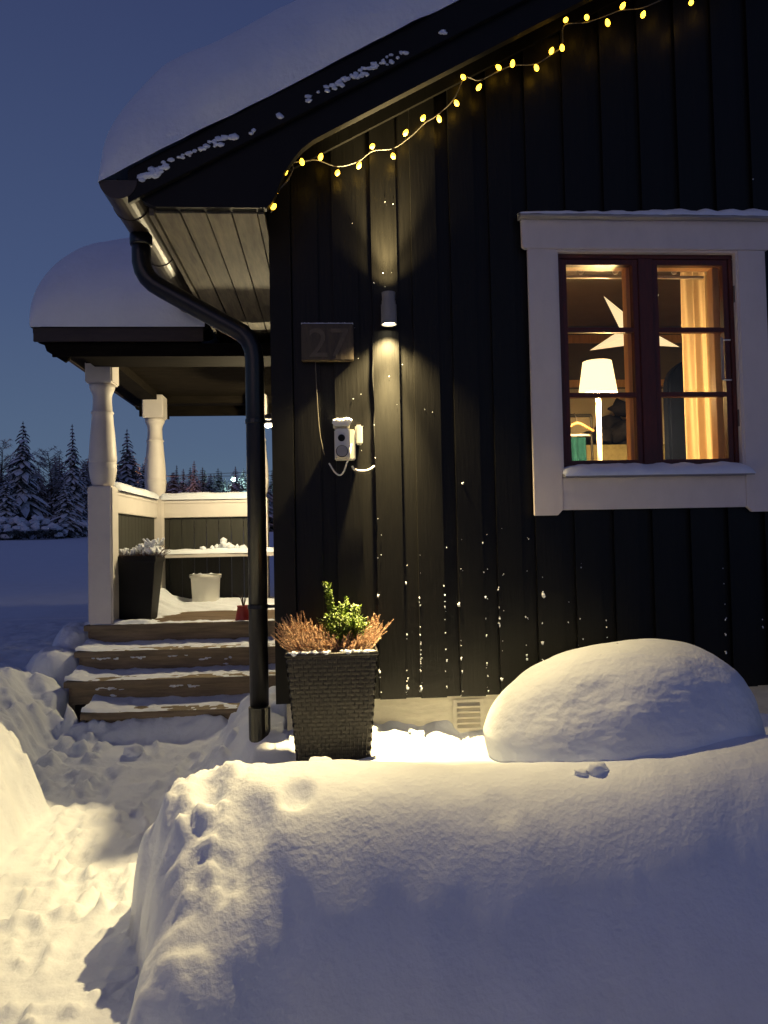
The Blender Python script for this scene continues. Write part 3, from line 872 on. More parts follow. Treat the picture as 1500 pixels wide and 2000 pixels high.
# ------------------------------------------------------------------ snow on the roof
def roof_snow():
    nu, nv = 150, 170
    L = (XR - XE + 0.20)
    uu = np.concatenate([np.linspace(0, 1, 70) ** 1.6 * 1.2, np.linspace(1.2, L, 81)[1:]])
    vv = np.concatenate([np.linspace(0, 1, 90) ** 1.5 * 1.4, np.linspace(1.4, 8.9, 61)[1:]])
    U, V = np.meshgrid(uu, vv, indexing='ij')
    T = 0.60
    wu, wv = 0.40, 0.42
    a = np.clip(U / wu, 0, 1)
    b = np.clip(V / wv, 0, 1)
    pa = (1 - (1 - a) ** 2.5) ** 0.5
    pb = (1 - (1 - b) ** 2.5) ** 0.5
    X = XE - 0.235 + U
    Y = YG - 0.045 + V
    base = g0.z + SLOPE * (X - g0.x)
    t = T * np.minimum(pa, 1) * pb * (1 + 0.10 * fbm(X * 0.9, Y * 0.9, 3)) + (0.016 * fbm(X * 5, Y * 5, 3) + 0.008 * fbm(X * 19, Y * 19, 2)) * pa * pb
    # snow bulges out a little over the eave and the verge
    bulge = 0.05 * np.sin(np.clip(t / T, 0, 1) * PI) * (1 + 1.2 * fbm(X * 2.5, Y * 2.5, 3))
    X, Y = X - bulge * (1 - a) + 0.02 * (1 - a) * fbm(Y * 4, Y * 0 + 3, 3), Y - bulge * (1 - b) + 0.016 * (1 - b) * fbm(X * 5, X * 0, 4)
    Z = base + t
    o = grid_mesh('roof_snow', np.stack([X, Y, Z], -1).reshape(-1, 3), len(uu), len(vv), M['snow_soft'])
    return o
tag(roof_snow(), 'thick rounded blanket of snow lying on the house roof', 'snow')
# snow crust stuck to the bargeboard
cr = MB()
rg2 = random.Random(3)
def crust(x0, y0, x1, y1, n, s0, s1, jx=3, jy=6):
    for k in range(n):
        t = rg2.random()
        q = at(x0 + (x1 - x0) * t + rg2.uniform(-jx, jx), y0 + (y1 - y0) * t + rg2.uniform(-jy, jy), YG - 0.032)
        s_ = rg2.uniform(s0, s1)
        cr.blob(q, (s_ * 1.3, 0.008, s_ * 0.8), rg2.randint(0, 999), 0.3)
crust(272, 350, 330, 320, 26, 0.008, 0.022, 5, 9)
crust(320, 322, 440, 272, 30, 0.006, 0.016, 4, 7)
crust(436, 272, 466, 266, 6, 0.012, 0.02, 4, 4)
crust(489, 257, 493, 256, 2, 0.010, 0.014)
crust(544, 225, 548, 224, 2, 0.010, 0.016)
crust(600, 195, 608, 190, 5, 0.008, 0.013)
crust(620, 182, 700, 145, 20, 0.007, 0.016, 4, 6)
crust(690, 150, 800, 97, 34, 0.006, 0.014, 4, 8)
crust(862, 68, 872, 64, 4, 0.010, 0.015)
tag(cr.build('snow_crust', M['snow'], None, True), 'patches of snow crust stuck to the dark bargeboard', 'snow', kind='stuff')
# snow flecks caught on the edges of the wall boards
fl = MB()
flk = [(793, 1140, 5), (795, 1240, 5), (797, 1325, 4), (796, 1345, 7), (819, 1168, 4), (819, 1176, 4), (820, 1183, 3), (821, 1225, 3), (821, 1240, 4), (822, 1258, 3), (822, 1270, 4), (822, 1278, 4), (822, 1288, 5), (822, 1296, 4), (822, 1311, 5), (823, 1346, 8), (867, 1145, 3), (869, 1162, 4), (869, 1175, 3), (869, 1186, 4), (869, 1210, 3), (870, 1236, 4), (871, 1268, 4), (873, 1291, 5), (873, 1342, 4), (896, 1181, 9), (901, 1261, 3), (901, 1287, 6), (903, 1313, 5), (904, 1350, 3), (943, 1060, 4), (945, 1118, 3), (948, 1167, 5), (949, 1208, 4), (950, 1242, 5), (951, 1295, 4), (953, 1320, 4), (954, 1350, 4), (973, 1152, 8), (975, 1187, 3), (976, 1208, 5), (976, 1220, 7), (980, 1327, 6), (1027, 1205, 4), (1028, 1260, 3), (1029, 1280, 5), (1029, 1288, 5), (1030, 1320, 6), (1031, 1335, 4), (1062, 1162, 10), (1059, 1218, 5), (1060, 1256, 6), (1061, 1290, 5), (1110, 1216, 3), (1133, 1209, 4), (1139, 1248, 3), (1184, 1212, 3), (1185, 1225, 3), (1186, 1245, 3), (1412, 1110, 3), (1414, 1140, 3), (1416, 1180, 4), (1417, 1210, 5), (1418, 1240, 5), (1418, 1275, 6), (1489, 1210, 4), (1490, 1225, 4), (738, 1013, 4), (738, 1090, 3), (739, 1164, 5), (741, 1313, 7), (742, 1323, 4), (745, 1352, 3), (903, 945, 6), (731, 830, 3), (733, 894, 3), (786, 712, 2), (690, 779, 3), (693, 640, 2), (730, 552, 3), (688, 436, 2), (752, 560, 2), (748, 533, 2), (765, 532, 2), (768, 398, 2), (752, 394, 2), (1471, 350, 4), (1130, 1260, 2), (700, 700, 2), (709, 832, 2), (706, 880, 2), (705, 770, 2), (830, 800, 2), (845, 805, 2), (760, 735, 2), (775, 790, 2)]
for i, (x, y, s_) in enumerate(flk):
    q = at(x, y, YW - 0.004)
    r = s_ / 375 * 0.46
    fl.blob(q, (r * rg2.uniform(.5, .9), min(r, 0.010) * .8, r * rg2.uniform(.8, 1.3)), i, 0.5)
    if s_ > 4:
        fl.blob((q.x + r * rg2.uniform(-.8, .8), q.y, q.z + r * rg2.uniform(.6, 1.4)), (r * .5, min(r, .01) * .6, r * .5), i + 900, 0.5)
for i in range(70):
    x = rg2.choice([743, 795, 822, 871, 902, 952, 982, 1031, 1061, 1110, 1134]) + rg2.uniform(-2, 2)
    y = 1360 - 330 * rg2.random() ** 1.8
    q = at(x, y, YW - 0.003)
    r = rg2.uniform(0.0012, 0.0032)
    fl.blob(q, (r, r, r * 1.3), i + 300, 0.3)
tag(fl.build('snow_flecks', M['snow'], None, True), 'snow flecks caught on the edges of the black wall boards', 'snow', kind='stuff')
# snow on the window: head and sill
def strip(name, x0, x1, yb, yf, zf, h, label, nseed, lumps=0.35, slope=0.0):
    nx, ny = 140, 10
    xx = np.linspace(x0, x1, nx)
    tt_ = np.linspace(0, 1, ny)
    X, Tt = np.meshgrid(xx, tt_, indexing='ij')
    ends = np.sqrt(np.clip(1 - np.abs((X - (x0 + x1) / 2) / ((x1 - x0) / 2)) ** 14, 0, 1))
    hh = h(X) * (1 + lumps * fbm(X * 14 + nseed, Tt * 0.5, 3)) * ends
    ang = Tt * PI * 0.5
    Y = yb + (yf - yb) * np.sin(ang) - 0.006 * fbm(X * 16, Tt * 2 + nseed, 2)
    Z = zf + (1 - Tt) * slope + hh * np.cos(ang) ** 0.8
    return tag(grid_mesh(name, np.stack([X, Y, Z], -1).reshape(-1, 3), nx, ny, M['snow']), label, 'snow')
strip('sill_snow', WX0 - 0.012, WX1 + 0.04, YW + 0.015, YW - 0.079, WZ0 - 0.055, lambda X: 0.045 + 0 * X, 'ridge of snow lying along the outside window sill', 3, 0.25, 0.024)
strip('head_snow', CX0 - 0.05, CX1 + 0.05, YW - 0.003, YW - 0.078, hz1 + 0.012, lambda X: 0.012 + 0.024 * np.clip((X - 1.2) / 1.0, 0, 1), 'uneven strip of snow on the board above the window', 8, 0.5, 0.023)

# ------------------------------------------------------------------ mound of snow by the wall
def mound():
    nu, nv = 260, 110
    th = np.linspace(0, 2 * PI, nu)
    ph = np.linspace(0, PI * 0.5, nv)
    TH, PH = np.meshgrid(th, ph, indexing='ij')
    cx_, cy_, zb = 1.315, 3.46, -1.04
    rx, ry, rz = 0.66, 0.46, 0.545
    s_ = np.sin(PH) ** 0.80
    c_ = np.cos(PH) ** 0.95
    dx, dy = np.cos(TH), np.sin(TH)
    # the left end bulges out over its foot
    ov = 1 - 0.10 * np.clip((PH - 1.25) / 0.32, 0, 1) * np.clip(-dx, 0, 1)
    X = cx_ + rx * s_ * dx * ov
    Y = cy_ + ry * s_ * dy
    # skewed: the crown sits right of the middle, the left end tails off lower
    Z = zb + rz * c_ * (1 + 0.14 * np.clip(dx, -1, 1) * s_)
    n_ = 0.02 * fbm(X * 3, Y * 3 + Z * 3, 3)
    r_ = 0.0042 * fbm(X * 34 + Z * 9, Y * 34 + Z * 40, 3) * np.clip(1.25 - 1.0 * (Z - zb) / rz, 0.12, 1) * np.clip(-dy + 0.4, 0.2, 1)
    X, Y, Z = X + dx * (n_ + r_), Y + dy * (n_ + r_), Z + n_ * 0.6 + r_ * 0.6
    return grid_mesh('snow_mound', np.stack([X, Y, Z], -1).reshape(-1, 3), nu, nv, M['snow'])
tag(mound(), 'big rounded mound of snow below the window, lit at its left end', 'snow mound')

# ------------------------------------------------------------------ planter with boxwood and heather
def woven_planter(name, c, ztop, zbot, wt, wb, label, mtl, rows, cols, weave=0.006):
    t = thing(name, (c[0], c[1], zbot), label, 'planter')
    # four woven walls: horizontal strands passing in front of and behind upright stakes
    body = MB()
    H = ztop - zbot
    for side in range(4):
        rot = Matrix.Rotation(side * PI / 2, 3, 'Z')
        nv = cols * 2 + 1
        for r in range(rows):
            za, zb_ = zbot + H * r / rows, zbot + H * (r + 0.97) / rows
            k = len(body.v)
            for j in range(nv):
                f = j / (nv - 1) * 2 - 1
                ph = (j + r) % 2
                off = weave if ph else 0.0
                for zz, oo in ((za, off - 0.0022), ((za + zb_) / 2, off), (zb_, off - 0.0022)):
                    w = (wb + (wt - wb) * (zz - zbot) / H) / 2
                    p = rot @ Vector((f * w, -(w + oo), 0))
                    body.v.append((c[0] + p.x, c[1] + p.y, zz))
            for j in range(nv - 1):
                a = k + j * 3
                body.f += [(a, a + 3, a + 4, a + 1), (a + 1, a + 4, a + 5, a + 2)]
    o = body.build('woven_wall', mtl, t, True)
    stk = MB()
    for side in range(4):
        rot = Matrix.Rotation(side * PI / 2, 3, 'Z')
        for j in range(1, cols * 2):
            f = j / (cols * 2) * 2 - 1
            a = rot @ Vector((f * wb / 2, -(wb / 2 + weave * 0.45), zbot))
            b = rot @ Vector((f * wt / 2, -(wt / 2 + weave * 0.45), ztop))
            stk.tube([a + Vector((c[0], c[1], 0)), b + Vector((c[0], c[1], 0))], 0.0036, 6, False)
    tag(stk.build('upright_stakes', mtl, t, True), kind='stuff')
    tag(o, kind='stuff')
    inner = MB()
    wti, wbi = wt / 2 - 0.004, wb / 2 - 0.004
    vs = [(-wbi, -wbi, zbot), (wbi, -wbi, zbot), (wbi, wbi, zbot), (-wbi, wbi, zbot), (-wti, -wti, ztop - .002), (wti, -wti, ztop - .002), (wti, wti, ztop - .002), (-wti, wti, ztop - .002),
          (-wti + .02, -wti + .02, ztop - .002), (wti - .02, -wti + .02, ztop - .002), (wti - .02, wti - .02, ztop - .002), (-wti + .02, wti - .02, ztop - .002),
          (-wti + .02, -wti + .02, ztop - .05), (wti - .02, -wti + .02, ztop - .05), (wti - .02, wti - .02, ztop - .05), (-wti + .02, wti - .02, ztop - .05)]
    fs = [(3, 2, 1, 0)]
    for k in (0, 4, 8):
        fs += [(k + i, k + (i + 1) % 4, k + 4 + (i + 1) % 4, k + 4 + i) for i in range(4)]
    fs.append((12, 13, 14, 15))
    inner.add([(c[0] + x, c[1] + y, z) for x, y, z in vs], fs)
    inner.build('liner', mtl, t)
    rim = MB()
    w = wt / 2 + 0.004
    ring = [(c[0] - w, c[1] - w, ztop), (c[0] + w, c[1] - w, ztop), (c[0] + w, c[1] + w, ztop), (c[0] - w, c[1] + w, ztop)]
    for i in range(4):
        rim.tube([ring[i], ring[(i + 1) % 4]], 0.009, 8)
    rim.build('rim', mtl, t, True)
    return t
PC = ((at(555, 1279, 3.5).x + at(740, 1272, 3.5).x) / 2, 3.73)
PT = at(648, 1280, 3.5).z
wt_ = at(740, 1275, 3.5).x - at(555, 1275, 3.5).x
woven_planter('planter', PC, PT, PT - 0.66, wt_ - 0.02, wt_ * 0.70, 'tall tapered dark rattan planter in front of the plinth holding boxwood and heather', M['rattan'], 34, 9, 0.008)

def sprig(mb, base, d, L, r, rg_, wid=0.010):
    """A heather shoot: a thin stem with many tiny needle faces."""
    d = d.normalized()
    side = d.orthogonal().normalized()
    k = int(L / 0.006)
    p = Vector(base)
    bend = Vector((rg_.uniform(-.3, .3), rg_.uniform(-.3, .3), rg_.uniform(-.1, .35)))
    pts_ = []
    for i in range(k + 1):
        pts_.append(p.copy())
        p = p + (d + bend * (i / k)).normalized() * (L / k)
    mb.tube([pts_[0], pts_[k // 2], pts_[k]], [0.0016, 0.0013, 0.0006], 3, False)
    for i in range(2, k + 1):
        taper = 1 - 0.55 * i / k
        for _ in range(3):
            ang = rg_.uniform(0, 2 * PI)
            s_ = (side * math.cos(ang) + d.cross(side) * math.sin(ang))
            tip = pts_[i] + (s_ * 0.9 + d * 0.9) * wid * taper * rg_.uniform(.6, 1.3)
            w_ = d.cross(s_) * 0.0022
            b0 = len(mb.v)
            mb.v += [tuple(pts_[i] - w_), tuple(pts_[i] + w_), tuple(tip)]
            mb.f.append((b0, b0 + 1, b0 + 2))
def heather(name, c, w, n, zt, label, m, seed, Lm=0.15, cat='plant', wid=0.011, spread=0.9):
    rg_ = random.Random(seed)
    t = thing(name, (c[0], c[1], zt), label, cat)
    mb = MB()
    for i in range(n):
        x, y = rg_.uniform(-w, w), rg_.uniform(-w, w)
        d = Vector((x / w * spread + rg_.uniform(-.35, .35), y / w * spread + rg_.uniform(-.45, .45), rg_.uniform(.45, 1.2)))
        hump = 0.75 + 0.5 * math.sin(x * 19 + seed) * math.cos(y * 9)
        sprig(mb, (c[0] + x * 0.92, c[1] + y * 0.8, zt - 0.02), d, Lm * rg_.uniform(.55, 1.1) * hump, 0, rg_, wid)
    mb.build('shoots', m, t)
    return t
heather('heather', PC, wt_ / 2 - 0.03, 900, PT + 0.01, 'dry rust-brown heather spilling over the rim of the tall rattan planter', M['heather'], 4, 0.150, wid=0.015, spread=0.62)
def boxwood(c, z0, hgt, rad, label):
    rg_ = random.Random(9)
    t = thing('boxwood', (c[0], c[1], z0), label, 'shrub')
    st, lf = MB(), MB()
    for i in range(96):
        a = rg_.uniform(0, 2 * PI)
        rr = rad * math.sqrt(rg_.random())
        L = hgt * rg_.uniform(0.45, 0.92) * (1 - 0.35 * rr / rad)
        if i < 5:                                  # the taller shoot on the left
            a, rr, L = PI + rg_.uniform(-.3, .3), rad * rg_.uniform(.55, .75), hgt * rg_.uniform(1.0, 1.12)
        b = Vector((c[0] + rr * 0.5 * math.cos(a), c[1] + rr * 0.5 * math.sin(a), z0))
        e = Vector((c[0] + rr * math.cos(a) * 1.25, c[1] + rr * math.sin(a) * 1.25, z0 + L))
        st.tube([b, (b + e) / 2 + Vector((rg_.uniform(-.01, .01), 0, 0)), e], [0.0022, 0.0016, 0.001], 4, False)
        nl = int(L / 0.0065)
        for k in range(3, nl + 1):
            p = b.lerp(e, k / nl)
            for sgn in (0, 1, 2):
                an = rg_.uniform(0, 2 * PI)
                d = Vector((math.cos(an), math.sin(an), rg_.uniform(.1, .9))).normalized()
                s_ = d.cross(Vector((rg_.uniform(-.4, .4), rg_.uniform(-.4, .4), 1))).normalized()
                l_, w_ = rg_.uniform(.012, .020), rg_.uniform(.0045, .0065)
                k0 = len(lf.v)
                up_ = d.cross(s_) * 0.002
                lf.v += [tuple(p), tuple(p + d * l_ * .5 + s_ * w_ + up_), tuple(p + d * l_), tuple(p + d * l_ * .5 - s_ * w_ + up_)]
                lf.f += [(k0, k0 + 1, k0 + 2), (k0, k0 + 2, k0 + 3)]
    st.build('stems', M['twig'], t)
    lf.build('foliage', M['box_leaf'], t)
bxq = at(672, 1235, 3.70)
boxwood((bxq.x, 3.70), PT - 0.02, at(672, 1140, 3.7).z - PT, 0.098, 'small bright green boxwood shrub standing among the dry heather')
ps = MB()
for k in range(60):
    t = rg2.random()
    if 0.47 < t < 0.6: continue
    y = PC[1] - wt_ / 2 + rg2.uniform(0.0, 0.05)
    ps.blob((PC[0] - wt_ / 2 + 0.012 + t * (wt_ - 0.03), y, PT + 0.008), (rg2.uniform(.008, .02), rg2.uniform(.008, .016), rg2.uniform(.006, .011)), k, 0.3)
tag(ps.build('planter_snow', M['snow'], None, True), 'crumbs of snow along the front rim of the tall rattan planter', 'snow')
# a few larger lumps of snow in front of the planter and on the path
lumps = [((625, 1482), 3.25, (0.055, 0.04, 0.03), 'bright lump of snow at the foot of the rattan planter'),
         ((512, 1490), 3.3, (0.06, 0.05, 0.03), 'bright lump of snow below the downpipe'),
         ((848, 1463), 3.75, (0.035, 0.03, 0.02), 'small bright lump of snow by the pale plinth'),
         ((1135, 1500), 2.98, (0.028, 0.024, 0.018), 'left of two small snow lumps on the crest before the mound'),
         ((1167, 1494), 2.98, (0.042, 0.034, 0.032), 'right and larger of two snow lumps on the crest before the mound'),
         ((261, 1440), 4.75, (0.062, 0.05, 0.045), 'rounded lump of snow lying before the bottom step'),
         ((268, 1438), 4.70, (0.04, 0.04, 0.035), None)]
for i, ((x, y), Y, r, lab) in enumerate(lumps):
    if not lab: continue
    q = at(x, y, Y)
    gi, gj = int((q.x - NX0) / NS), int((Y - NY0) / NS)
    q.z = float(GZ[gi, gj]) + r[2] * 0.35
    tag(MB().blob((q.x, q.y, q.z), r, 40 + i, 0.16, 3).build('snow_lump', M['snow'], None, True), lab, 'snow', 'loose lumps of snow')

# ------------------------------------------------------------------ porch
ZD = -0.60
PXL, PXR, PYF, PYB = -1.80, XC - 0.004, 5.90, 7.78
porch = thing('porch', (-1.05, 7.2, -1.3), 'roofed timber porch with steps, turned white posts and dark boarded railing', 'porch')
# steps
treads = [(-1.835, ZD, PYF), (-1.815, -0.757, 5.62), (-1.795, -0.917, 5.34), (-1.60, -1.073, 5.06)]
for i, (x0, z, y) in enumerate(treads):
    if i:
        MB().box(x0, PXR, y, y + 0.145, z - 0.042, z).build('tread', M['tread'], porch, bevel=0.004)
        MB().box(x0, PXR, y + 0.150, y + 0.30, z - 0.042, z - 0.001).build('tread', M['tread'], porch, bevel=0.004)
    else:
        MB().box(x0, PXR, y, y + 0.12, z - 0.042, z).build('tread', M['tread'], porch, bevel=0.004)
    MB().box(x0 + 0.05, PXR, y + 0.022, y + 0.045, z - 0.157 if i < 3 else z - 0.30, z - 0.0425).build('riser', M['tread'], porch)
    MB().box(x0 + 0.02, x0 + 0.06, y + 0.047, y + 0.29, z - 0.30, z - 0.043).build('stringer', M['tread'], porch)
# deck boards
y = PYF + 0.126
while y < PYB:
    MB().box(PXL - 0.02, PXR, y, y + 0.115, ZD - 0.03, ZD - rg.uniform(0, .002)).build('deck_board', M['deck'], porch, bevel=0.003)
    y += 0.121
MB().box(PXL + 0.02, PXL + 0.06, PYF + 0.06, PYB, -1.35, ZD - 0.032).build('skirt_board', M['tread'], porch)
# posts
def post(x, y, zb, zt, name='post'):
    h = 0.09
    pz = lambda py: at(200, py, 5.95).z - 0.45 + 0.45
    z_rail = 0.445
    m1 = MB().box(x - 0.091, x + 0.091, y - 0.091, y + 0.091, zb, z_rail)
    p_ = m1.build(name, M['white'], porch, bevel=0.012)
    prof_ = [(0.070, z_rail + 0.001), (0.082, z_rail + 0.02), (0.095, z_rail + 0.07), (0.102, z_rail + 0.13), (0.1035, z_rail + 0.175), (0.099, z_rail + 0.18), (0.1025, z_rail + 0.186),
             (0.101, z_rail + 0.24), (0.097, z_rail + 0.31), (0.090, z_rail + 0.40), (0.082, z_rail + 0.49), (0.077, z_rail + 0.555), (0.080, z_rail + 0.56), (0.085, z_rail + 0.57), (0.080, z_rail + 0.58), (0.073, z_rail + 0.588),
             (0.070, z_rail + 0.64), (0.069, z_rail + 0.69), (0.074, z_rail + 0.715), (0.082, z_rail + 0.735), (0.084, z_rail + 0.74), (0.088, z_rail + 0.745), (0.093, z_rail + 0.76), (0.095, z_rail + 0.785)]
    sc2 = (zt - 0.225 - z_rail) / 0.79
    prof_ = [(r, z_rail + (z - z_rail) * sc2) for r, z in prof_]
    MB().lathe((x, y), prof_, 28).build('turned_shaft', M['white'], p_, True)
    MB().box(x - 0.101, x + 0.101, y - 0.101, y + 0.101, zt - 0.2245, zt).build('post_cap', M['white'], p_, bevel=0.010)
post(-1.712, 5.995, ZD + 0.001, 1.452)
post(-1.685, 7.66, ZD + 0.001, 1.452)
post(-0.685, 7.66, ZD + 0.001, 1.452)
# left railing (along Y) and back railing (along X)
XRL = -1.70
MB().box(XRL - 0.06, XRL + 0.055, 6.09, 7.565, 0.385, 0.425).build('handrail', M['white'], porch, bevel=0.006)
MB().box(XRL + 0.03, XRL + 0.052, 6.09, 7.565, 0.25, 0.3845).build('rail_board', M['white'], porch, bevel=0.004)
MB().box(XRL + 0.03, XRL + 0.050, 6.09, 6.16, -0.45, 0.2495).build('rail_board', M['white'], porch)
y = 6.165
while y < 7.54:
    MB().box(XRL + 0.0, XRL + 0.02, y, y + 0.108, ZD + 0.06, 0.30).build('rail_panel_board', M['panel'], porch)
    y += 0.112
YR = 7.64
MB().box(-1.67, XC - 0.33, YR - 0.055, YR + 0.055, 0.385, 0.425).build('handrail', M['white'], porch, bevel=0.006)
MB().box(-1.67, XC - 0.33, YR - 0.05, YR - 0.028, 0.25, 0.3845).build('rail_board', M['white'], porch, bevel=0.004)
x = -1.665
while x < XC - 0.34:
    MB().box(x, x + 0.115, YR - 0.02, YR + 0.0, ZD + 0.06, 0.30).build('rail_panel_board', M['panel'], porch)
    x += 0.119
# bench along the back railing
MB().box(-1.66, PXR - 0.02, 7.26, 7.595, -0.135, -0.10).build('bench', M['white'], porch, bevel=0.004)
MB().box(-1.62, -1.58, 7.30, 7.58, ZD + .001, -0.136).build('bench_leg', M['white'], porch)
MB().box(-0.50, -0.46, 7.30, 7.58, ZD + .001, -0.136).build('bench_leg', M['white'], porch)
# roof of the porch: gable with its ridge along X
RYF, RYB, RXL = 5.48, 8.36, at(64, 640, 5.48).x
RZE = at(200, 642, RYF).z
RYM = (RYF + RYB) / 2
HS = 0.60                      # pitch of the hipped porch roof
XRT = -0.86                    # where it dies into the house gutter
hr = RYM - RYF
rf = MB()
A_, B_, C_, D_ = (RXL, RYF, RZE), (RXL, RYB, RZE), (RXL + hr, RYM, RZE + HS * hr), (XRT, RYF, RZE)
E_, F_ = (XRT, RYF + (XRT - RXL), RZE + HS * (XRT - RXL)), (-0.45, RYM, RZE + HS * hr)
top_ = [A_, B_, C_, D_, E_, F_, (-0.45, RYB, RZE), (XRT, RYM, RZE + HS * hr)]
k_ = [(x_, y_, z_ - 0.03) for x_, y_, z_ in top_]
rf.add(top_ + k_, [(0, 3, 7, 2), (1, 0, 2), (6, 1, 2, 5), (8, 10, 15, 11), (9, 10, 8), (14, 13, 10, 9), (0, 8, 11, 3), (1, 9, 8, 0), (6, 14, 9, 1), (3, 11, 15, 7)])
rf.build('porch_roof', M['roofing'], porch)
MB().box(RXL + 0.01, XRT, RYF - 0.022, RYF - 0.001, RZE - 0.095, RZE + 0.004).build('porch_fascia', M['fascia'], porch, bevel=0.003)
MB().box(RXL + 0.005, RXL + 0.03, RYF + 0.0, RYB, RZE - 0.06, RZE - 0.032).build('porch_fascia', M['fascia'], porch)
MB().box(RXL + 0.04, -0.5, RYB - 0.03, RYB - 0.005, RZE - 0.155, RZE - 0.035).build('porch_fascia', M['beam'], porch)
MB().box(RXL + 0.12, XC - 0.01, RYF + 0.03, RYF + 0.05, RZE - 0.19, RZE - 0.097).build('porch_fascia', M['beam'], porch)
MB().box(RXL + 0.30, XC - 0.01, RYF + 0.051, PYF + 0.01, RZE - 0.175, RZE - 0.155).build('porch_soffit', M['beam'], porch)
MB().box(RXL + 0.035, -1.81, RYF + 0.06, RYB - 0.06, RZE - 0.055, RZE - 0.040).build('porch_soffit', M['beam'], porch)
MB().box(-1.80, -1.66, RYF + 0.06, 5.89, 1.37, 1.452).build('side_beam', M['beam'], porch)
# rafter tails / verge ends with their notched outline
for ya in (RYF + 0.052, RYB - 0.06):
    MB().prism([(RXL + 0.004, RZE - 0.062), (RXL + 0.018, RZE - 0.085), (RXL + 0.06, RZE - 0.10), (RXL + 0.075, RZE - 0.145), (RXL + 0.20, RZE - 0.225), (RXL + 0.225, RZE - 0.205), (RXL + 0.235, RZE - 0.19), (RXL + 0.36, RZE - 0.19), (RXL + 0.36, RZE - 0.062)], 'y', ya, ya + 0.025).build('eave_end_board', M['beam'], porch)
# ceiling boards and beams
x = RXL + 0.245
ZC = 1.475
y = 5.93
while y < RYB - 0.15:
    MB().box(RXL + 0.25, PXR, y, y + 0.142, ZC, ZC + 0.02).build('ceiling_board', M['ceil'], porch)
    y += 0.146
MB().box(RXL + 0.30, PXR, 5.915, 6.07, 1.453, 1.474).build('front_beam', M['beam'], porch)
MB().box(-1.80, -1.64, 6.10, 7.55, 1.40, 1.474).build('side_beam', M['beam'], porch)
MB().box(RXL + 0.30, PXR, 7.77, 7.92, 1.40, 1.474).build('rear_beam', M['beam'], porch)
MB().box(-1.66, PXR, 5.905, 5.914, 1.462, 1.49).build('cover_strip', M['white'], porch)
# snow on the porch roof
def porch_snow():
    uu = np.concatenate([np.linspace(0, 1, 50) ** 1.6 * 0.7, np.linspace(0.7, XRT - RXL + 0.02, 51)[1:]])
    Lv = RYB - RYF + 0.08
    vv = np.concatenate([np.linspace(0, 1, 50) ** 1.6 * 0.8, np.linspace(0.8, Lv - 0.8, 41)[1:], Lv - (np.linspace(1, 0, 31)[1:] ** 1.6) * 0.8])
    U, V = np.meshgrid(uu, vv, indexing='ij')
    a = np.clip(U / 0.32, 0, 1)
    b = np.clip(np.minimum(V, Lv - V) / 0.42, 0, 1)
    pa = (1 - (1 - a) ** 2.4) ** 0.42
    pb = (1 - (1 - b) ** 2.4) ** 0.5
    X = RXL - 0.005 + U
    Y = RYF - 0.04 + V
    dd = np.stack([np.clip(Y - RYF, 0, 9), np.clip(RYB - Y, 0, 9), np.clip(X - RXL, 0, 9)])
    rb = RZE + HS * dd.min(0)
    sm_ = RZE + HS * (-np.log(np.exp(-dd * 4.5).sum(0)) / 4.5)
    T = 0.64
    t = (np.minimum(sm_ - rb, 0) + T) * pa * pb * (1 + 0.06 * fbm(X * 1.2, Y * 1.2, 3)) + (0.014 * fbm(X * 6, Y * 6, 3) + 0.006 * fbm(X * 19, Y * 19, 2)) * pa * pb
    t = t * (0.35 + 0.65 * sst(-X, 0.90, 1.12))
    bulge = 0.05 * np.sin(np.clip(t / T, 0, 1) * PI)
    X = X - bulge * (1 - a)
    Y = Y - bulge * (1 - b) * np.sign(RYM - Y)
    Z = rb + 0.003 + np.maximum(t, -0.001)
    return grid_mesh('porch_snow', np.stack([X, Y, Z], -1).reshape(-1, 3), len(uu), len(vv), M['snow_soft'])
tag(porch_snow(), 'thick domed blanket of snow on the porch roof', 'snow')
# snow along the rails, the bench, the treads and the deck
def ridge(name, p0, p1, w, h, label, seed, m='snow', bumps=0.25):
    p0, p1 = Vector(p0), Vector(p1)
    L = (p1 - p0).length
    d = (p1 - p0).normalized()
    s_ = d.cross(Vector((0, 0, 1))).normalized()
    n_, k = max(20, int(L / 0.025)), 9
    tt_ = np.linspace(0, 1, n_)
    aa = np.linspace(0, PI, k)
    T_, A = np.meshgrid(tt_, aa, indexing='ij')
    ends = np.clip(np.minimum(T_, 1 - T_) * L / 0.05, 0.02, 1) ** 0.5
    hh = h * (1 + bumps * fbm(T_ * L * 5 + seed, A * 0.3, 4)) * ends
    lat = np.cos(A) * w * (1 + 0.06 * fbm(T_ * L * 9, A + seed, 2)) * ends
    V = np.array(p0)[None, None, :] + T_[..., None] * np.array(p1 - p0) + lat[..., None] * np.array(s_) + (np.sin(A) ** 0.75 * hh)[..., None] * np.array((0, 0, 1))
    return tag(grid_mesh(name, V.reshape(-1, 3), n_, k, M[m]), label, 'snow')
ridge('rail_snow', (XRL, 6.1, 0.424), (XRL, 7.565, 0.424), 0.085, 0.075, 'rounded snow lying on the left handrail of the porch', 2)
ridge('rail_snow', (-1.66, YR, 0.424), (XC - .34, YR, 0.424), 0.075, 0.07, 'rounded snow lying on the back handrail of the porch', 5)
bs = ridge('bench_snow', (-1.62, 7.42, -0.0995), (PXR - 0.04, 7.42, -0.0995), 0.165, 0.045, 'lumpy layer of snow on the bench along the back railing', 9, bumps=0.5)
bl_ = MB()
for k in range(16):
    u_ = rg2.gauss(0.0, 0.07)
    bl_.blob((-1.0 + u_, 7.4 + rg2.uniform(-.06, .06), -0.07 + rg2.uniform(0.3, 1) * max(0.02, 0.10 - abs(u_))), rg2.uniform(.02, .045), k, 0.25)
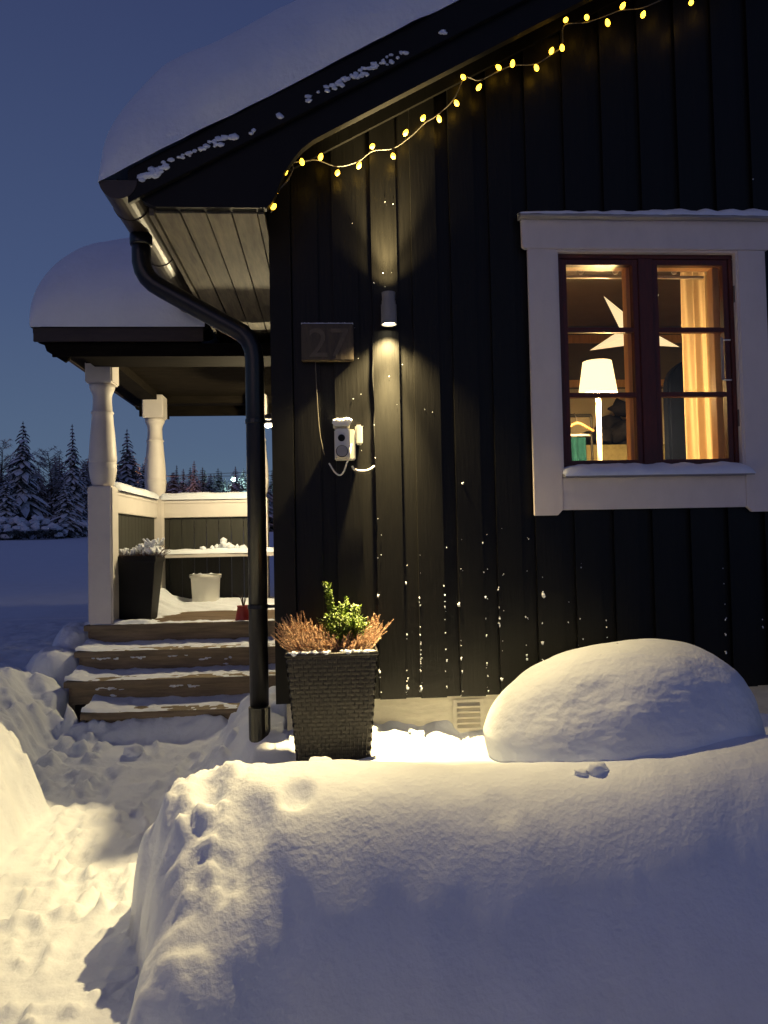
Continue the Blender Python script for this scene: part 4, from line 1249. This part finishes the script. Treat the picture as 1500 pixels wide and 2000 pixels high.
tag(bl_.build('snow_heap', M['snow'], None, True), 'small heap of snow clumps on the bench by the back railing', 'snow')
names_ = ['second', 'third', 'bottom']
for i, (x0, z, y) in enumerate(treads):
    nx_, ny_ = 160, 16
    xx = np.linspace(x0 + 0.005, PXR - 0.02, nx_)
    yy = np.linspace(y + 0.002, y + (0.30 if i else 0.10), ny_)
    X, Y = np.meshgrid(xx, yy, indexing='ij')
    hh = 0.001 + 0.012 * fbm(X * 5 + i * 7, Y * 9, 4) + 0.010 * fbm(X * 22, Y * 22 + i, 2) + 0.03 * sst(Y, y + 0.15, y + 0.30) + 0.03 * np.exp(-((X - x0) / 0.12) ** 2)
    fr_ = np.clip((Y - y) / 0.02, 0, 1)
    Z = z + 0.0005 + np.clip(hh, -0.004, 0.12) * np.sqrt(fr_) - (1 - fr_) * 0.0
    o = grid_mesh('step_snow', np.stack([X, Y, Z], -1).reshape(-1, 3), nx_, ny_, M['snow'])
    tag(o, ['thin snow along the edge of the top step', 'trodden snow on the second step from the top', 'trodden snow on the third step from the top', 'trodden snow on the bottom step'][i], 'snow')
rs = MB()
for (x, y, w_, Y) in ((205, 1287, 26, 5.665), (268, 1284, 16, 5.665), (348, 1280, 18, 5.665), (402, 1286, 13, 5.665), (445, 1285, 6, 5.665), (215, 1345, 32, 5.385), (360, 1340, 28, 5.385), (246, 1311, 6, 5.665), (222, 1360, 5, 5.385), (255, 1367, 6, 5.385), (440, 1296, 6, 5.665)):
    for k in range(int(w_ / 2.2)):
        q = at(x + rg2.uniform(-w_, w_), y + rg2.uniform(-2, 2), Y - 0.022)
        rs.blob(q, (rg2.uniform(.012, .024), 0.005, rg2.uniform(.004, .009)), k, 0.3)
tag(rs.build('snow_smears', M['snow'], None, True), 'smears of snow stuck to the faces of the porch steps', 'snow', kind='stuff')
# trampled snow on the deck: the boards show through where it is worn
nx_, ny_ = 150, 220
xx = np.linspace(PXL + 0.1, PXR - 0.01, nx_)
yy = np.linspace(PYF + 0.01, PYB - 0.12, ny_)
X, Y = np.meshgrid(xx, yy, indexing='ij')
wear = sst(X, -1.42, -1.15) * sst(-Y, -7.15, -6.6)
hh = 0.018 + 0.03 * fbm(X * 2.2, Y * 5, 4) + 0.03 * fbm(X * 5, Y * 20, 3) - 0.066 * wear + 0.14 * np.exp(-((X + 1.55) / 0.13) ** 2 - ((Y - 7.2) / 0.35) ** 2) + 0.03 * sst(Y, 6.7, 7.0)
tag(grid_mesh('deck_snow', np.stack([X, Y, ZD + np.clip(hh, -0.012, 0.4)], -1).reshape(-1, 3), nx_, ny_, M['snow']), 'trampled snow on the porch deck with boards showing through', 'snow')
# bucket
bq = at(402, 1165, 7.35)
bz = ZD + 0.055
bkt = thing('bucket', (bq.x, 7.35, bz), 'white plastic bucket standing under the porch bench', 'bucket')
MB().lathe((bq.x, 7.35), [(0.122, bz - 0.05), (0.125, bz + .01), (0.136, bz + 0.215), (0.147, bz + 0.217), (0.148, bz + 0.25), (0.142, bz + 0.252), (0.134, bz + 0.225)], 28).build('pail', M['white_plastic'], bkt, True)
MB().tube([(bq.x + 0.149 * math.cos(t), 7.35 - 0.02 - 0.13 * math.sin(t), bz + 0.23 + 0.03 * math.sin(t)) for t in np.linspace(0, PI, 14)], 0.003, 6).build('handle', M['steel'], bkt)
bsn = MB()
for k in range(14):
    bsn.blob((bq.x + rg2.uniform(-.1, .1), 7.35 + rg2.uniform(-.09, .09), bz + 0.235), (0.045, 0.045, 0.022), k, 0.25)
tag(bsn.build('snow_fill', M['snow'], None, True), 'snow filling the white bucket under the bench', 'snow')
# tall black planter with frozen heather on the deck
P2 = (at(270, 1100, 6.22).x, 6.22)
t_ = thing('flower_pot', (P2[0], P2[1], ZD), 'tall square black pot beside the front porch post holding snowy plants', 'planter')
zt_ = ZD + 0.51
f2 = MB()
wt2, wb2 = 0.172, 0.118
vs = []
for w, z in ((wb2, ZD + .004), (wt2 - .008, zt_ - 0.05), (wt2, zt_ - 0.049), (wt2, zt_), (wt2 - .014, zt_), (wt2 - .018, zt_ - 0.05)):
    vs += [(P2[0] - w, P2[1] - w, z), (P2[0] + w, P2[1] - w, z), (P2[0] + w, P2[1] + w, z), (P2[0] - w, P2[1] + w, z)]
fs = [(3, 2, 1, 0)] + [(k * 4 + i, k * 4 + (i + 1) % 4, k * 4 + 4 + (i + 1) % 4, k * 4 + 4 + i) for k in range(5) for i in range(4)] + [(20, 21, 22, 23)]
f2.add(vs, fs).build('pot_body', M['black_plastic'], t_, bevel=0.004)
heather('frozen_heather', P2, 0.155, 150, zt_ - 0.02, 'dark frosted heather in the black pot beside the porch post', M['heather_dark'], 6, 0.13, wid=0.012)
fs_ = MB()
rg_ = random.Random(8)
for k in range(46):
    x_, y_ = rg_.uniform(-.16, .19), rg_.uniform(-.16, .12)
    hgt = 0.03 + 0.07 * sst(np.array(x_), -0.02, 0.12)
    L = rg_.uniform(.025, .06)
    a = rg_.uniform(-.8, .8)
    fs_.tube([(P2[0] + x_, P2[1] + y_, zt_ + hgt - 0.02), (P2[0] + x_ + L * math.sin(a), P2[1] + y_ - .02, zt_ + hgt + L * 0.6)], [0.012, 0.008], 6)
for k in range(16):
    fs_.blob((P2[0] + rg_.uniform(0.02, .17), P2[1] + rg_.uniform(-.16, .12), zt_ + rg_.uniform(.01, .06)), rg_.uniform(.02, .04), k, 0.3)
tag(fs_.build('plant_snow', M['snow'], None, True), 'snow weighing down the frosted heather in the black pot', 'snow')
# little red pot with twigs at the head of the steps
rp = at(476, 1213, 6.0)
rt = thing('red_pot', (rp.x, 6.0, ZD), 'small red pot with bare twigs at the top of the steps by the downpipe', 'pot')
MB().lathe((rp.x, 6.0), [(0.066, ZD + .002), (0.063, ZD + 0.02), (0.046, ZD + 0.10), (0.050, ZD + 0.104), (0.050, ZD + 0.112), (0.040, ZD + 0.112), (0.038, ZD + 0.10)], 20).build('pot_body', M['red_plastic'], rt, True)
tw = MB()
for k in range(7):
    a = rg2.uniform(0, 2 * PI)
    tw.tube([(rp.x, 6.0, ZD + 0.09), (rp.x + .02 * math.cos(a), 6 + .02 * math.sin(a), ZD + 0.17), (rp.x + 0.09 * math.cos(a), 6 + 0.08 * math.sin(a), ZD + rg2.uniform(.19, .26))], [0.004, 0.003, 0.001], 5)
tw.build('twigs', M['twig'], rt)
# lantern on the side wall above the porch
lp = at(524, 828, 6.6)
lan = thing('porch_lamp', (XC, 6.6, lp.z), 'lit porch lamp on the side wall, half hidden behind the downpipe', 'wall lamp')
MB().box(XC - 0.03, XC + 0.004, 6.55, 6.65, lp.z - 0.08, lp.z + 0.12).build('wall_plate', M['lamp_body'], lan, bevel=0.004)
MB().tube([(XC - 0.03, 6.6, lp.z + 0.07), (XC - 0.12, 6.6, lp.z + 0.10), (lp.x, 6.6, lp.z + 0.075)], 0.010, 8).build('arm', M['lamp_body'], lan, True)
MB().lathe((lp.x, 6.6), [(0.135, lp.z + 0.030), (0.12, lp.z + 0.045), (0.04, lp.z + 0.075), (0.012, lp.z + 0.085)], 18).build('hood', M['lamp_body'], lan, True)
MB().lathe((lp.x, 6.6), [(0.012, lp.z - 0.030), (0.030, lp.z - 0.02), (0.036, lp.z), (0.030, lp.z + 0.02), (0.02, lp.z + 0.029)], 16).build('globe', M['lens_porch'], lan, True)
L = bpy.data.lights.new('porch_light', 'POINT')
L.energy = LAMP_PORCH
L.color = (1.0, 0.82, 0.48)
L.shadow_soft_size = 0.04
lo = bpy.data.objects.new('porch_light', L)
lo.location = (lp.x, 6.6, lp.z - 0.055)
link(lo, lan)

# ------------------------------------------------------------------ in the room
yl = 5.7
la, lb = at(1166, 707, yl), at(1166, 770, yl)
flo = thing('floor_lamp', (la.x, yl, RZ0), 'white floor lamp with lit conical shade in the left window sash', 'lamp')
rt_, rb_ = (at(1192, 707, yl).x - at(1138, 707, yl).x) / 2, (at(1203, 770, yl).x - at(1130, 770, yl).x) / 2
sh = MB()
for r, z in ((rb_, lb.z), (rt_, la.z), (rt_ - .004, la.z), (rb_ - .004, lb.z)):
    for j in range(32):
        sh.v.append((la.x + r * math.cos(2 * PI * j / 32), yl + r * math.sin(2 * PI * j / 32), z))
for i in range(4):
    for j in range(32):
        a, b = i * 32, ((i + 1) % 4) * 32
        sh.f.append((a + j, a + (j + 1) % 32, b + (j + 1) % 32, b + j))
sh.build('lamp_shade', M['shade'], flo, True)
MB().tube([(la.x, yl, RZ0 + 0.03), (la.x, yl, la.z - 0.05)], 0.018, 12).build('pole', M['white_plastic'], flo, True)
MB().lathe((la.x, yl), [(0.14, RZ0 + .001), (0.14, RZ0 + 0.02), (0.02, RZ0 + 0.035)], 24).build('base', M['white_plastic'], flo)
L = bpy.data.lights.new('room_light', 'POINT')
L.energy = 380
L.color = (1.0, 0.63, 0.26)
L.shadow_soft_size = 0.05
lo = bpy.data.objects.new('room_light', L)
lo.location = (la.x, yl, (la.z + lb.z) / 2)
link(lo, flo)
L2 = L.copy()
L2.energy = 230
lo2 = bpy.data.objects.new('room_light', L2)
lo2.location = (la.x + 0.06, yl - 0.06, lb.z - 0.01)
link(lo2, flo)
# paper star
ys_ = 4.55
sc0 = at(1238, 652, ys_)
sr = (at(1330, 652, ys_).x - sc0.x)
star = thing('paper_star', tuple(sc0), 'lit white five-pointed paper star hanging in the window', 'star lamp')
sv = [(sc0.x, ys_ - 0.10, sc0.z), (sc0.x, ys_ + 0.10, sc0.z)]
for k in range(10):
    a = math.radians(128 + 36 * k)
    r = sr * (1.0 if k % 2 == 0 else 0.29)
    sv.append((sc0.x + r * math.cos(a), ys_, sc0.z + r * math.sin(a)))
sf = []
for k in range(10):
    i, j = 2 + k, 2 + (k + 1) % 10
    sf += [(0, j, i), (1, i, j)]
mesh('star_body', sv, sf, M['star'], star)
MB().tube([(sc0.x, ys_, sc0.z + 0.05), (sc0.x, ys_, RZ1)], 0.002, 5).build('star_cord', M['white_plastic'], star)
# curtain
c0, c1 = at(1331, 540, 4.5), at(1425, 540, 4.5)
nx_, nz_ = 160, 24
xx = np.linspace(c0.x, c1.x + 0.10, nx_)
zz = np.linspace(RZ0 + 0.02, 1.62, nz_)
X, Z = np.meshgrid(xx, zz, indexing='ij')
u = (X - c0.x) / (c1.x - c0.x)
Y = 4.5 + 0.026 * np.sin(u * 27 + 0.5 * np.sin(Z * 1.5)) + 0.012 * np.sin(u * 47 + Z * 1.6)
cur = grid_mesh('curtain', np.stack([X, Y, Z], -1).reshape(-1, 3), nx_, nz_, M['curtain'])
tag(cur, 'pleated beige curtain hanging in the right window sash', 'curtain')
# blind rail across the top of the window
rl = thing('blind_rail', (WC, 4.28, 1.40), 'slim white blind rail with clear clips across the window top', 'blind')
zr = at(1170, 541, 4.28).z
MB().box(WX0 + 0.03, WX1 - 0.03, 4.27, 4.29, zr - 0.008, zr + 0.006).build('rail', M['white_plastic'], rl, bevel=0.002)
MB().box(WX0 + 0.03, WX1 - 0.03, 4.275, 4.285, zr + 0.035, zr + 0.062).build('rail', M['grey_plastic'], rl)
for xx_ in (1135, 1202, 1317, 1382):
    q = at(xx_, 531, 4.265)
    MB().lathe((q.x, 4.265), [(0.012, q.z - .012), (0.018, q.z), (0.010, q.z + .014)], 10).build('clip', M['white_plastic'], rl, True)
# thermometer outside on the right sash
t0 = at(1410, 660, YW - 0.01)
thm = thing('thermometer', (t0.x, YW, 0.95), 'slim white outdoor thermometer fixed on the right window sash', 'thermometer')
tz0, tz1 = at(1416, 745, YW - .01).z, at(1412, 658, YW - .01).z
MB().box(t0.x - 0.004, t0.x + 0.010, YW - 0.004, YW + 0.004, tz0 + 0.01, tz1).build('scale_plate', M['grey_plastic'], thm, bevel=0.002)
MB().tube([(t0.x + .001, YW - 0.009, tz0 + .02), (t0.x + .001, YW - 0.009, tz1 - .01)], 0.004, 8).build('glass_tube', M['grey_plastic'], thm)
for z in (tz0 + 0.012, tz1 - 0.012):
    MB().box(t0.x + 0.0105, WX1 - 0.028, YW + 0.006, YW + 0.017, z - 0.003, z + 0.003).build('bracket', M['white_plastic'], thm)
# navy high-backed chair
n0, n1 = at(1303, 700, 6.2), at(1345, 900, 6.2)
ch = thing('armchair', ((n0.x + n1.x) / 2 + .15, 6.2, RZ0), 'navy high-backed chair standing behind the beige curtain', 'chair')
bk = []
cxh, hw = n0.x + 0.24, 0.24
for t in np.linspace(0, PI, 16):
    bk.append((cxh + hw * math.cos(t), n0.z - hw + hw * math.sin(t) * 1.0))
MB().prism(bk + [(cxh - hw, RZ0 + 0.3), (cxh + hw, RZ0 + 0.3)], 'y', 6.2, 6.32).build('backrest', M['navy'], ch, bevel=0.02)
MB().box(cxh - hw, cxh + hw, 5.72, 6.19, RZ0 + 0.28, RZ0 + 0.42).build('seat', M['navy'], ch, bevel=0.03)
for sx, sy in ((-1, 5.76), (1, 5.76), (-1, 6.26), (1, 6.26)):
    MB().tube([(cxh + sx * (hw - .04), sy, RZ0), (cxh + sx * (hw - .04), sy, RZ0 + 0.279)], 0.018, 8).build('leg', M['pine'], ch)
# clothes rail, hanger, garment
yh = 6.5
ra, rb2 = at(1098, 812, yh), at(1150, 812, yh)
crk = thing('clothes_rack', (ra.x, yh, RZ0), 'dark metal clothes rack at the left edge of the window', 'clothes rack')
for sx in (ra.x - 0.25, rb2.x + 0.02):
    MB().tube([(sx, yh, RZ0 + .002), (sx, yh, ra.z)], 0.012, 8).build('upright', M['black_plastic'], crk)
MB().tube([(ra.x - 0.25, yh, ra.z), (rb2.x + 0.02, yh, ra.z)], 0.015, 8).build('rail', M['black_plastic'], crk)
z2 = at(1120, 850, yh).z
MB().tube([(ra.x - 0.25, yh, z2), (rb2.x + 0.02, yh, z2)], 0.010, 8).build('rail', M['white_plastic'], crk)
hq = at(1128, 826, yh - .1)
hgr = thing('coat_hanger', tuple(hq), 'pale wooden coat hanger hanging on the clothes rack', 'hanger')
hl = at(1160, 842, yh - .1)
MB().tube([(2 * hq.x - hl.x, yh - .1, hl.z), (hq.x - 0.03, yh - .1, hq.z - 0.008), (hq.x, yh - .1, hq.z), (hq.x + 0.03, yh - .1, hq.z - 0.008), (hl.x, yh - .1, hl.z)], 0.012, 8).build('hanger_bar', M['pine'], hgr, True)
MB().tube([(hq.x, yh - .1, hq.z), (hq.x, yh - .09, hq.z + 0.03), (hq.x, yh - .02, ra.z + 0.02)], 0.003, 6).build('hook', M['steel'], hgr, True)
g_a, g_b = at(1100, 855, yh - .02), at(1150, 900, yh - .02)
nx_, nz_ = 40, 16
X, Z = np.meshgrid(np.linspace(g_a.x - .15, g_b.x - 0.03, nx_), np.linspace(RZ0 + 0.1, g_a.z, nz_), indexing='ij')
Y = yh - 0.03 - 0.02 * np.sin(X * 60) - 0.02 * np.sin(X * 23 + Z * 3)
gm = grid_mesh('garment', np.stack([X, Y, Z], -1).reshape(-1, 3), nx_, nz_, M['teal'])
gm.modifiers.new('solid', 'SOLIDIFY').thickness = 0.02
tag(gm, 'teal garment draped over the lower bar of the clothes rack', 'garment')
# sofa with a heap of dark clothes
so = at(1195, 890, 7.4)
sofa = thing('sofa', (so.x + 0.4, 7.5, RZ0), 'olive sofa under the heap of dark clothes behind the floor lamp', 'sofa')
zs_ = at(1190, 872, 7.2).z
MB().box(so.x - 0.5, so.x + 1.4, 7.0, 7.8, RZ0 + 0.02, zs_).build('seat', M['olive'], sofa, bevel=0.05)
MB().box(so.x - 0.5, so.x + 1.4, 7.81, 8.05, RZ0 + 0.02, zs_ + 0.40).build('backrest', M['room_wall'], sofa, bevel=0.05)
hp = MB()
hc_ = at(1203, 850, 7.3)
for k in range(16):
    hp.blob((hc_.x + rg2.gauss(0, .13), 7.35 + rg2.uniform(-.15, .15), zs_ + 0.03 + abs(rg2.gauss(0, .10))), (0.14, 0.12, 0.08), k + 7, 0.35, 2)
tag(hp.build('clothes_heap', M['dark_cloth'], None, True), 'heap of crumpled dark clothes on the olive sofa', 'clothes', kind=None)

# ------------------------------------------------------------------ trees
def spruce_meshes(seed, h, R):
    rg_ = random.Random(seed)
    tr, cr_, sn = MB(), MB(), MB()
    tr.tube([(0, 0, -0.4), (rg_.uniform(-.05, .05), 0, h * 0.5), (0, 0, h * 0.985)], [0.02 * h, 0.012 * h, 0.002 * h], 7)
    lev = int(20 + h * 1.3)
    for i in range(lev):
        f = i / (lev - 1)
        z = h * (0.05 + 0.92 * f)
        rad = R * (1 - f) ** 0.82 * (0.85 + 0.3 * rg_.random()) + 0.05 * R
        nb = rg_.randint(7, 10) if f < 0.8 else 5
        a0 = rg_.uniform(0, 6.28)
        for b in range(nb):
            a = a0 + 2 * PI * b / nb + rg_.uniform(-.3, .3)
            L = rad * rg_.uniform(0.5, 1.15)
            z = h * (0.05 + 0.92 * f) + rg_.uniform(-.22, .22) * (1 - f)
            drop = L * rg_.uniform(0.35, 0.70)
            ca, sa = math.cos(a), math.sin(a)
            sidev = Vector((-sa, ca, 0))
            spine = []
            for t in (0.12, 0.4, 0.7, 1.0):
                spine.append(Vector((ca * L * t, sa * L * t, z - drop * t ** 1.4 + 0.10 * L * math.sin(t * PI))))
            wds = [0.08 * L, 0.20 * L + 0.04, 0.18 * L + 0.03, 0.02]
            for mb, lift, sc3 in ((cr_, 0, 1.0), (sn, 0.03 + 0.02 * L, 0.92)):
                if mb is sn and rg_.random() < 0.16:
                    continue
                k = len(mb.v)
                for s_, w in zip(spine, wds):
                    up_ = Vector((0, 0, lift))
                    jl, jr = rg_.uniform(.7, 1.3), rg_.uniform(.7, 1.3)
                    dr = Vector((0, 0, -0.25 * w))
                    mb.v += [tuple(s_ - sidev * w * sc3 * jl + dr + up_), tuple(s_ + up_ * 1.6), tuple(s_ + sidev * w * sc3 * jr + dr + up_)]
                for q in range(3):
                    o_ = k + q * 3
                    mb.f += [(o_, o_ + 3, o_ + 4, o_ + 1), (o_ + 1, o_ + 4, o_ + 5, o_ + 2)]
            # hanging side shoots give the ragged outline
            for q in range(12):
                t = rg_.uniform(0.3, 1.0)
                p = Vector((ca * L * t, sa * L * t, z - drop * t ** 1.4 + 0.10 * L * math.sin(t * PI)))
                d = (sidev * rg_.uniform(-1, 1) * 0.45 + Vector((ca, sa, 0)) * 0.3 + Vector((0, 0, -rg_.uniform(.2, .7)))) * (0.30 * L + 0.08)
                w_ = Vector((ca, sa, 0.3)) * (0.05 * L + 0.02)
                mb = cr_ if rg_.random() < 0.5 else sn
                k = len(mb.v)
                mb.v += [tuple(p - w_), tuple(p + w_), tuple(p + d)]
                mb.f.append((k, k + 1, k + 2))
    def me(name, mb, m):
        x = bpy.data.meshes.new(name)
        x.from_pydata(mb.v, [], mb.f)
        x.materials.append(m)
        return x
    return me('trunk', tr, M['bark']), me('crown', cr_, M['needle']), me('branch_snow', sn, M['tree_snow'])
SPR = [spruce_meshes(20, 10, 1.9), spruce_meshes(21, 10, 1.45), spruce_meshes(22, 10, 2.3), spruce_meshes(23, 10, 1.65)]
def place_tree(x, y, h, kind, label, group, name='spruce_tree', wid=1.0):
    z = float(far_field(np.array(x), np.array(y))) - 0.1
    t = thing(name, (x, y, z), label, 'tree', group)
    t.rotation_euler = (0, 0, rg2.uniform(0, 6.28))
    t.scale = (h / 10 * wid, h / 10 * wid, h / 10)
    for nm, me in zip(('trunk', 'crown', 'branch_snow'), SPR[kind]):
        o = bpy.data.objects.new(nm, me)
        COL.objects.link(o)
        o.parent = t
    return t
def tree_at(pxx, pyt, Y, kind, label, group, wid=1.0):
    q = at(pxx, pyt, Y)
    z = float(far_field(np.array(q.x), np.array(Y)))
    return place_tree(q.x, Y, q.z - z, kind, label, group, wid=wid)
GR = 'snowy spruces behind the field'
tree_at(45, 816, 52, 2, 'tall broad snowy spruce at the left, its top clear against the sky', GR, 1.0)
tree_at(141, 822, 54, 1, 'slender snowy spruce rising just left of the front porch post', GR, 1.05)
tree_at(248, 832, 60, 0, 'dark snowy spruce rising between the two porch posts', GR, 1.15)
tree_at(284, 888, 75, 3, 'reddish lower spruce right behind the tree between the porch posts', GR)
tree_at(379, 896, 82, 0, 'pointed snowy spruce right of the rear porch post', GR, 1.1)
for (x, yt, Y, k) in ((-20, 900, 50, 0), (12, 925, 49, 2), (75, 905, 58, 0), (105, 915, 60, 3), (128, 930, 50, 2), (165, 905, 58, 0), (190, 915, 57, 2), (262, 925, 62, 2), (225, 905, 58, 3), (300, 915, 90, 0), (318, 905, 92, 3), (345, 905, 95, 1), (358, 912, 88, 0), (400, 915, 95, 3), (408, 925, 90, 0), (418, 922, 100, 1), (432, 918, 104, 1), (446, 935, 98, 3), (462, 940, 92, 0), (476, 912, 96, 2), (490, 915, 100, 0), (512, 925, 100, 3), (531, 915, 98, 1), (550, 920, 104, 0), (575, 925, 104, 3), (610, 915, 100, 0), (-60, 870, 55, 2), (-110, 850, 56, 0), (-170, 880, 58, 3)):
    tree_at(x, yt, Y, k, 'snow-laden spruce in the mixed forest row behind the field', GR, 1.4)
for i in range(46):
    tree_at(rg2.uniform(-60, 300), rg2.uniform(880, 945), rg2.uniform(56, 74), rg2.choice([0, 2, 2, 3]), ['snow-laden spruce packed into the left forest behind the field', 'low bushy snow-covered spruce filling the left forest'][i % 2], GR, rg2.uniform(1.3, 1.9))
for i in range(44):
    tree_at(rg2.uniform(262, 560), rg2.uniform(905, 948), rg2.uniform(88, 104), rg2.choice([0, 2, 3]), 'snowy spruce in the forest row seen over the back railing', GR, rg2.uniform(1.4, 2.1))
for i in range(110):
    x = rg2.uniform(-75, 60)
    y = rg2.uniform(105, 150)
    place_tree(x, y, rg2.uniform(7, 10), rg2.randint(0, 3), 'distant snowy spruce deep in the forest behind the field', 'far forest spruces', wid=1.3)
# frosted birch crowns between the spruces
def frosted(x, y, h, label, seed, name='birch_tree'):
    rg_ = random.Random(seed)
    z = float(far_field(np.array(x), np.array(y)))
    t = thing(name, (x, y, z), label, 'tree', 'frosted birches')
    tr, cr_ = MB(), MB()
    tr.tube([(x, y, z - .3), (x + .05 * h * rg_.uniform(-1, 1), y, z + h * .55), (x, y, z + h * .9)], [0.018 * h, 0.011 * h, 0.003 * h], 6)
    for i in range(90):
        zz = z + h * rg_.uniform(.2, .95)
        a, L = rg_.uniform(0, 6.28), h * 0.20 * (1.15 - abs((zz - z) / h - .5)) * rg_.uniform(.5, 1.2)
        e = Vector((x + L * math.cos(a), y + L * math.sin(a), zz + L * rg_.uniform(.2, .9)))
        b = Vector((x, y, zz))
        tr.tube([b, e], [0.02, 0.008], 3, False)
        for k in range(26):
            p = b.lerp(e, rg_.uniform(.3, 1.05))
            d = Vector((rg_.uniform(-1, 1), rg_.uniform(-1, 1), rg_.uniform(-.8, .8))) * (0.045 * h)
            w_ = d.orthogonal().normalized() * 0.02
            k0 = len(cr_.v)
            cr_.v += [tuple(p - w_), tuple(p + w_), tuple(p + d)]
            cr_.f.append((k0, k0 + 1, k0 + 2))
    tr.build('trunk', M['bark'], t)
    cr_.build('crown', M['frost'], t)
for i, (pxx, pyt, Y, lab) in enumerate(((94, 872, 58, 'pale frosted birch crown between the two leftmost tall spruces'), (5, 862, 62, 'faint frosted birch at the left edge of the forest'), (170, 900, 60, 'frosted birch tree close to the front porch post'))):
    q = at(pxx, pyt, Y)
    frosted(q.x, Y, q.z - float(far_field(np.array(q.x), np.array(Y))), lab, 70 + i)
# snow-covered bushes at the field's edge
def bush(x, y, r, label, seed):
    rg_ = random.Random(seed)
    z = float(far_field(np.array(x), np.array(y)))
    t = thing('snowy_bush', (x, y, z), label, 'bush', 'snow-bent bushes along the field')
    a_, b_ = MB(), MB()
    for k in range(26):
        an, rr = rg_.uniform(0, 6.28), r * math.sqrt(rg_.random())
        hh = r * 0.9 * (1 - (rr / r) ** 2) ** .5 * rg_.uniform(.7, 1.1) + .1
        c_ = (x + rr * math.cos(an), y + rr * math.sin(an) * .7, z + hh)
        a_.blob(c_, (r * .22, r * .22, r * .13), k, .35)
        for q in range(8):
            p = Vector(c_) + Vector((rg_.uniform(-1, 1), rg_.uniform(-1, 1), -1)) * r * .15
            d = Vector((rg_.uniform(-1, 1), rg_.uniform(-1, 1), -rg_.uniform(.2, 1.2))) * r * .3
            w_ = d.orthogonal().normalized() * r * .03
            k0 = len(b_.v)
            b_.v += [tuple(p - w_), tuple(p + w_), tuple(p + d)]
            b_.f.append((k0, k0 + 1, k0 + 2))
    a_.build('bush_snow', M['tree_snow'], t)
    b_.build('branches', M['needle'], t)
for i, (pxx, Y, r) in enumerate(((12, 46, 1.3), (40, 47, 1.1), (75, 47, 1.3), (100, 48, 0.9), (140, 50, 1.2), (-30, 46, 1.5), (165, 52, 1.0), (255, 58, 1.2))):
    q = at(pxx, 1040, Y)
    bush(q.x, Y, r, ['low snow-bent bush at the far edge of the field', 'round snowy bush below the tallest spruce', 'snow-laden bush beside the round one at the field edge', 'small snowy bush near the slender spruce', 'snowy bush at the foot of the slender spruce', 'snowy bush at the left end of the field edge', 'snowy bush just left of the front porch post', 'snowy bush between the porch posts'][i], 200 + i)
# far street lamps and the wires
sq = at(455, 937, 96)
for (pxx, pyy, Y, lens, col, pw, lab) in ((456, 936, 96, 'street_lens', (0.6, 1.0, 0.85), 260, 'far street lamp glowing greenish white between the forest tops'), (292, 962, 72, 'sodium_lens', (1.0, 0.36, 0.12), 1100, 'orange street lamp low among the spruces behind the porch')):
    q = at(pxx, pyy, Y)
    z = float(far_field(np.array(q.x), np.array(Y)))
    t = thing('street_lamp', (q.x, Y, z), lab, 'street lamp', 'far street lamps')
    MB().tube([(q.x, Y, z - .3), (q.x, Y, q.z + 0.05)], [0.09, 0.05], 8).build('pole', M['steel'], t)
    MB().lathe((q.x, Y), [(0.30, q.z + 0.28), (0.32, q.z + 0.3), (0.1, q.z + 0.42)], 12).build('hood', M['steel'], t)
    MB().blob((q.x, Y, q.z), 0.30 if lens == 'street_lens' else 0.12, 3, 0.05, 2).build('globe', M[lens], t, True)
    L = bpy.data.lights.new('street_light', 'POINT')
    L.energy = pw
    L.color = col
    L.shadow_soft_size = 0.3
    lo = bpy.data.objects.new('street_light', L)
    lo.location = (q.x + (1.2 if lens == 'sodium_lens' else 0), Y - 1.5, q.z + .2)
    link(lo, t)
for i, (a, b, lab) in enumerate((((-400, 925), (900, 925), 'upper of two thin wires strung before the far forest'), ((-400, 955), (900, 900), 'lower sloping wire strung before the far forest'))):
    pa, pb_ = at(a[0], a[1], 70), at(b[0], b[1], 70)
    tag(MB().tube([pa.lerp(pb_, t) + Vector((0, 0, -1.2 * 4 * t * (1 - t) * 0.2)) for t in np.linspace(0, 1, 15)], 0.022, 5).build('overhead_wire', M['wire']), lab, 'wire', 'overhead wires')
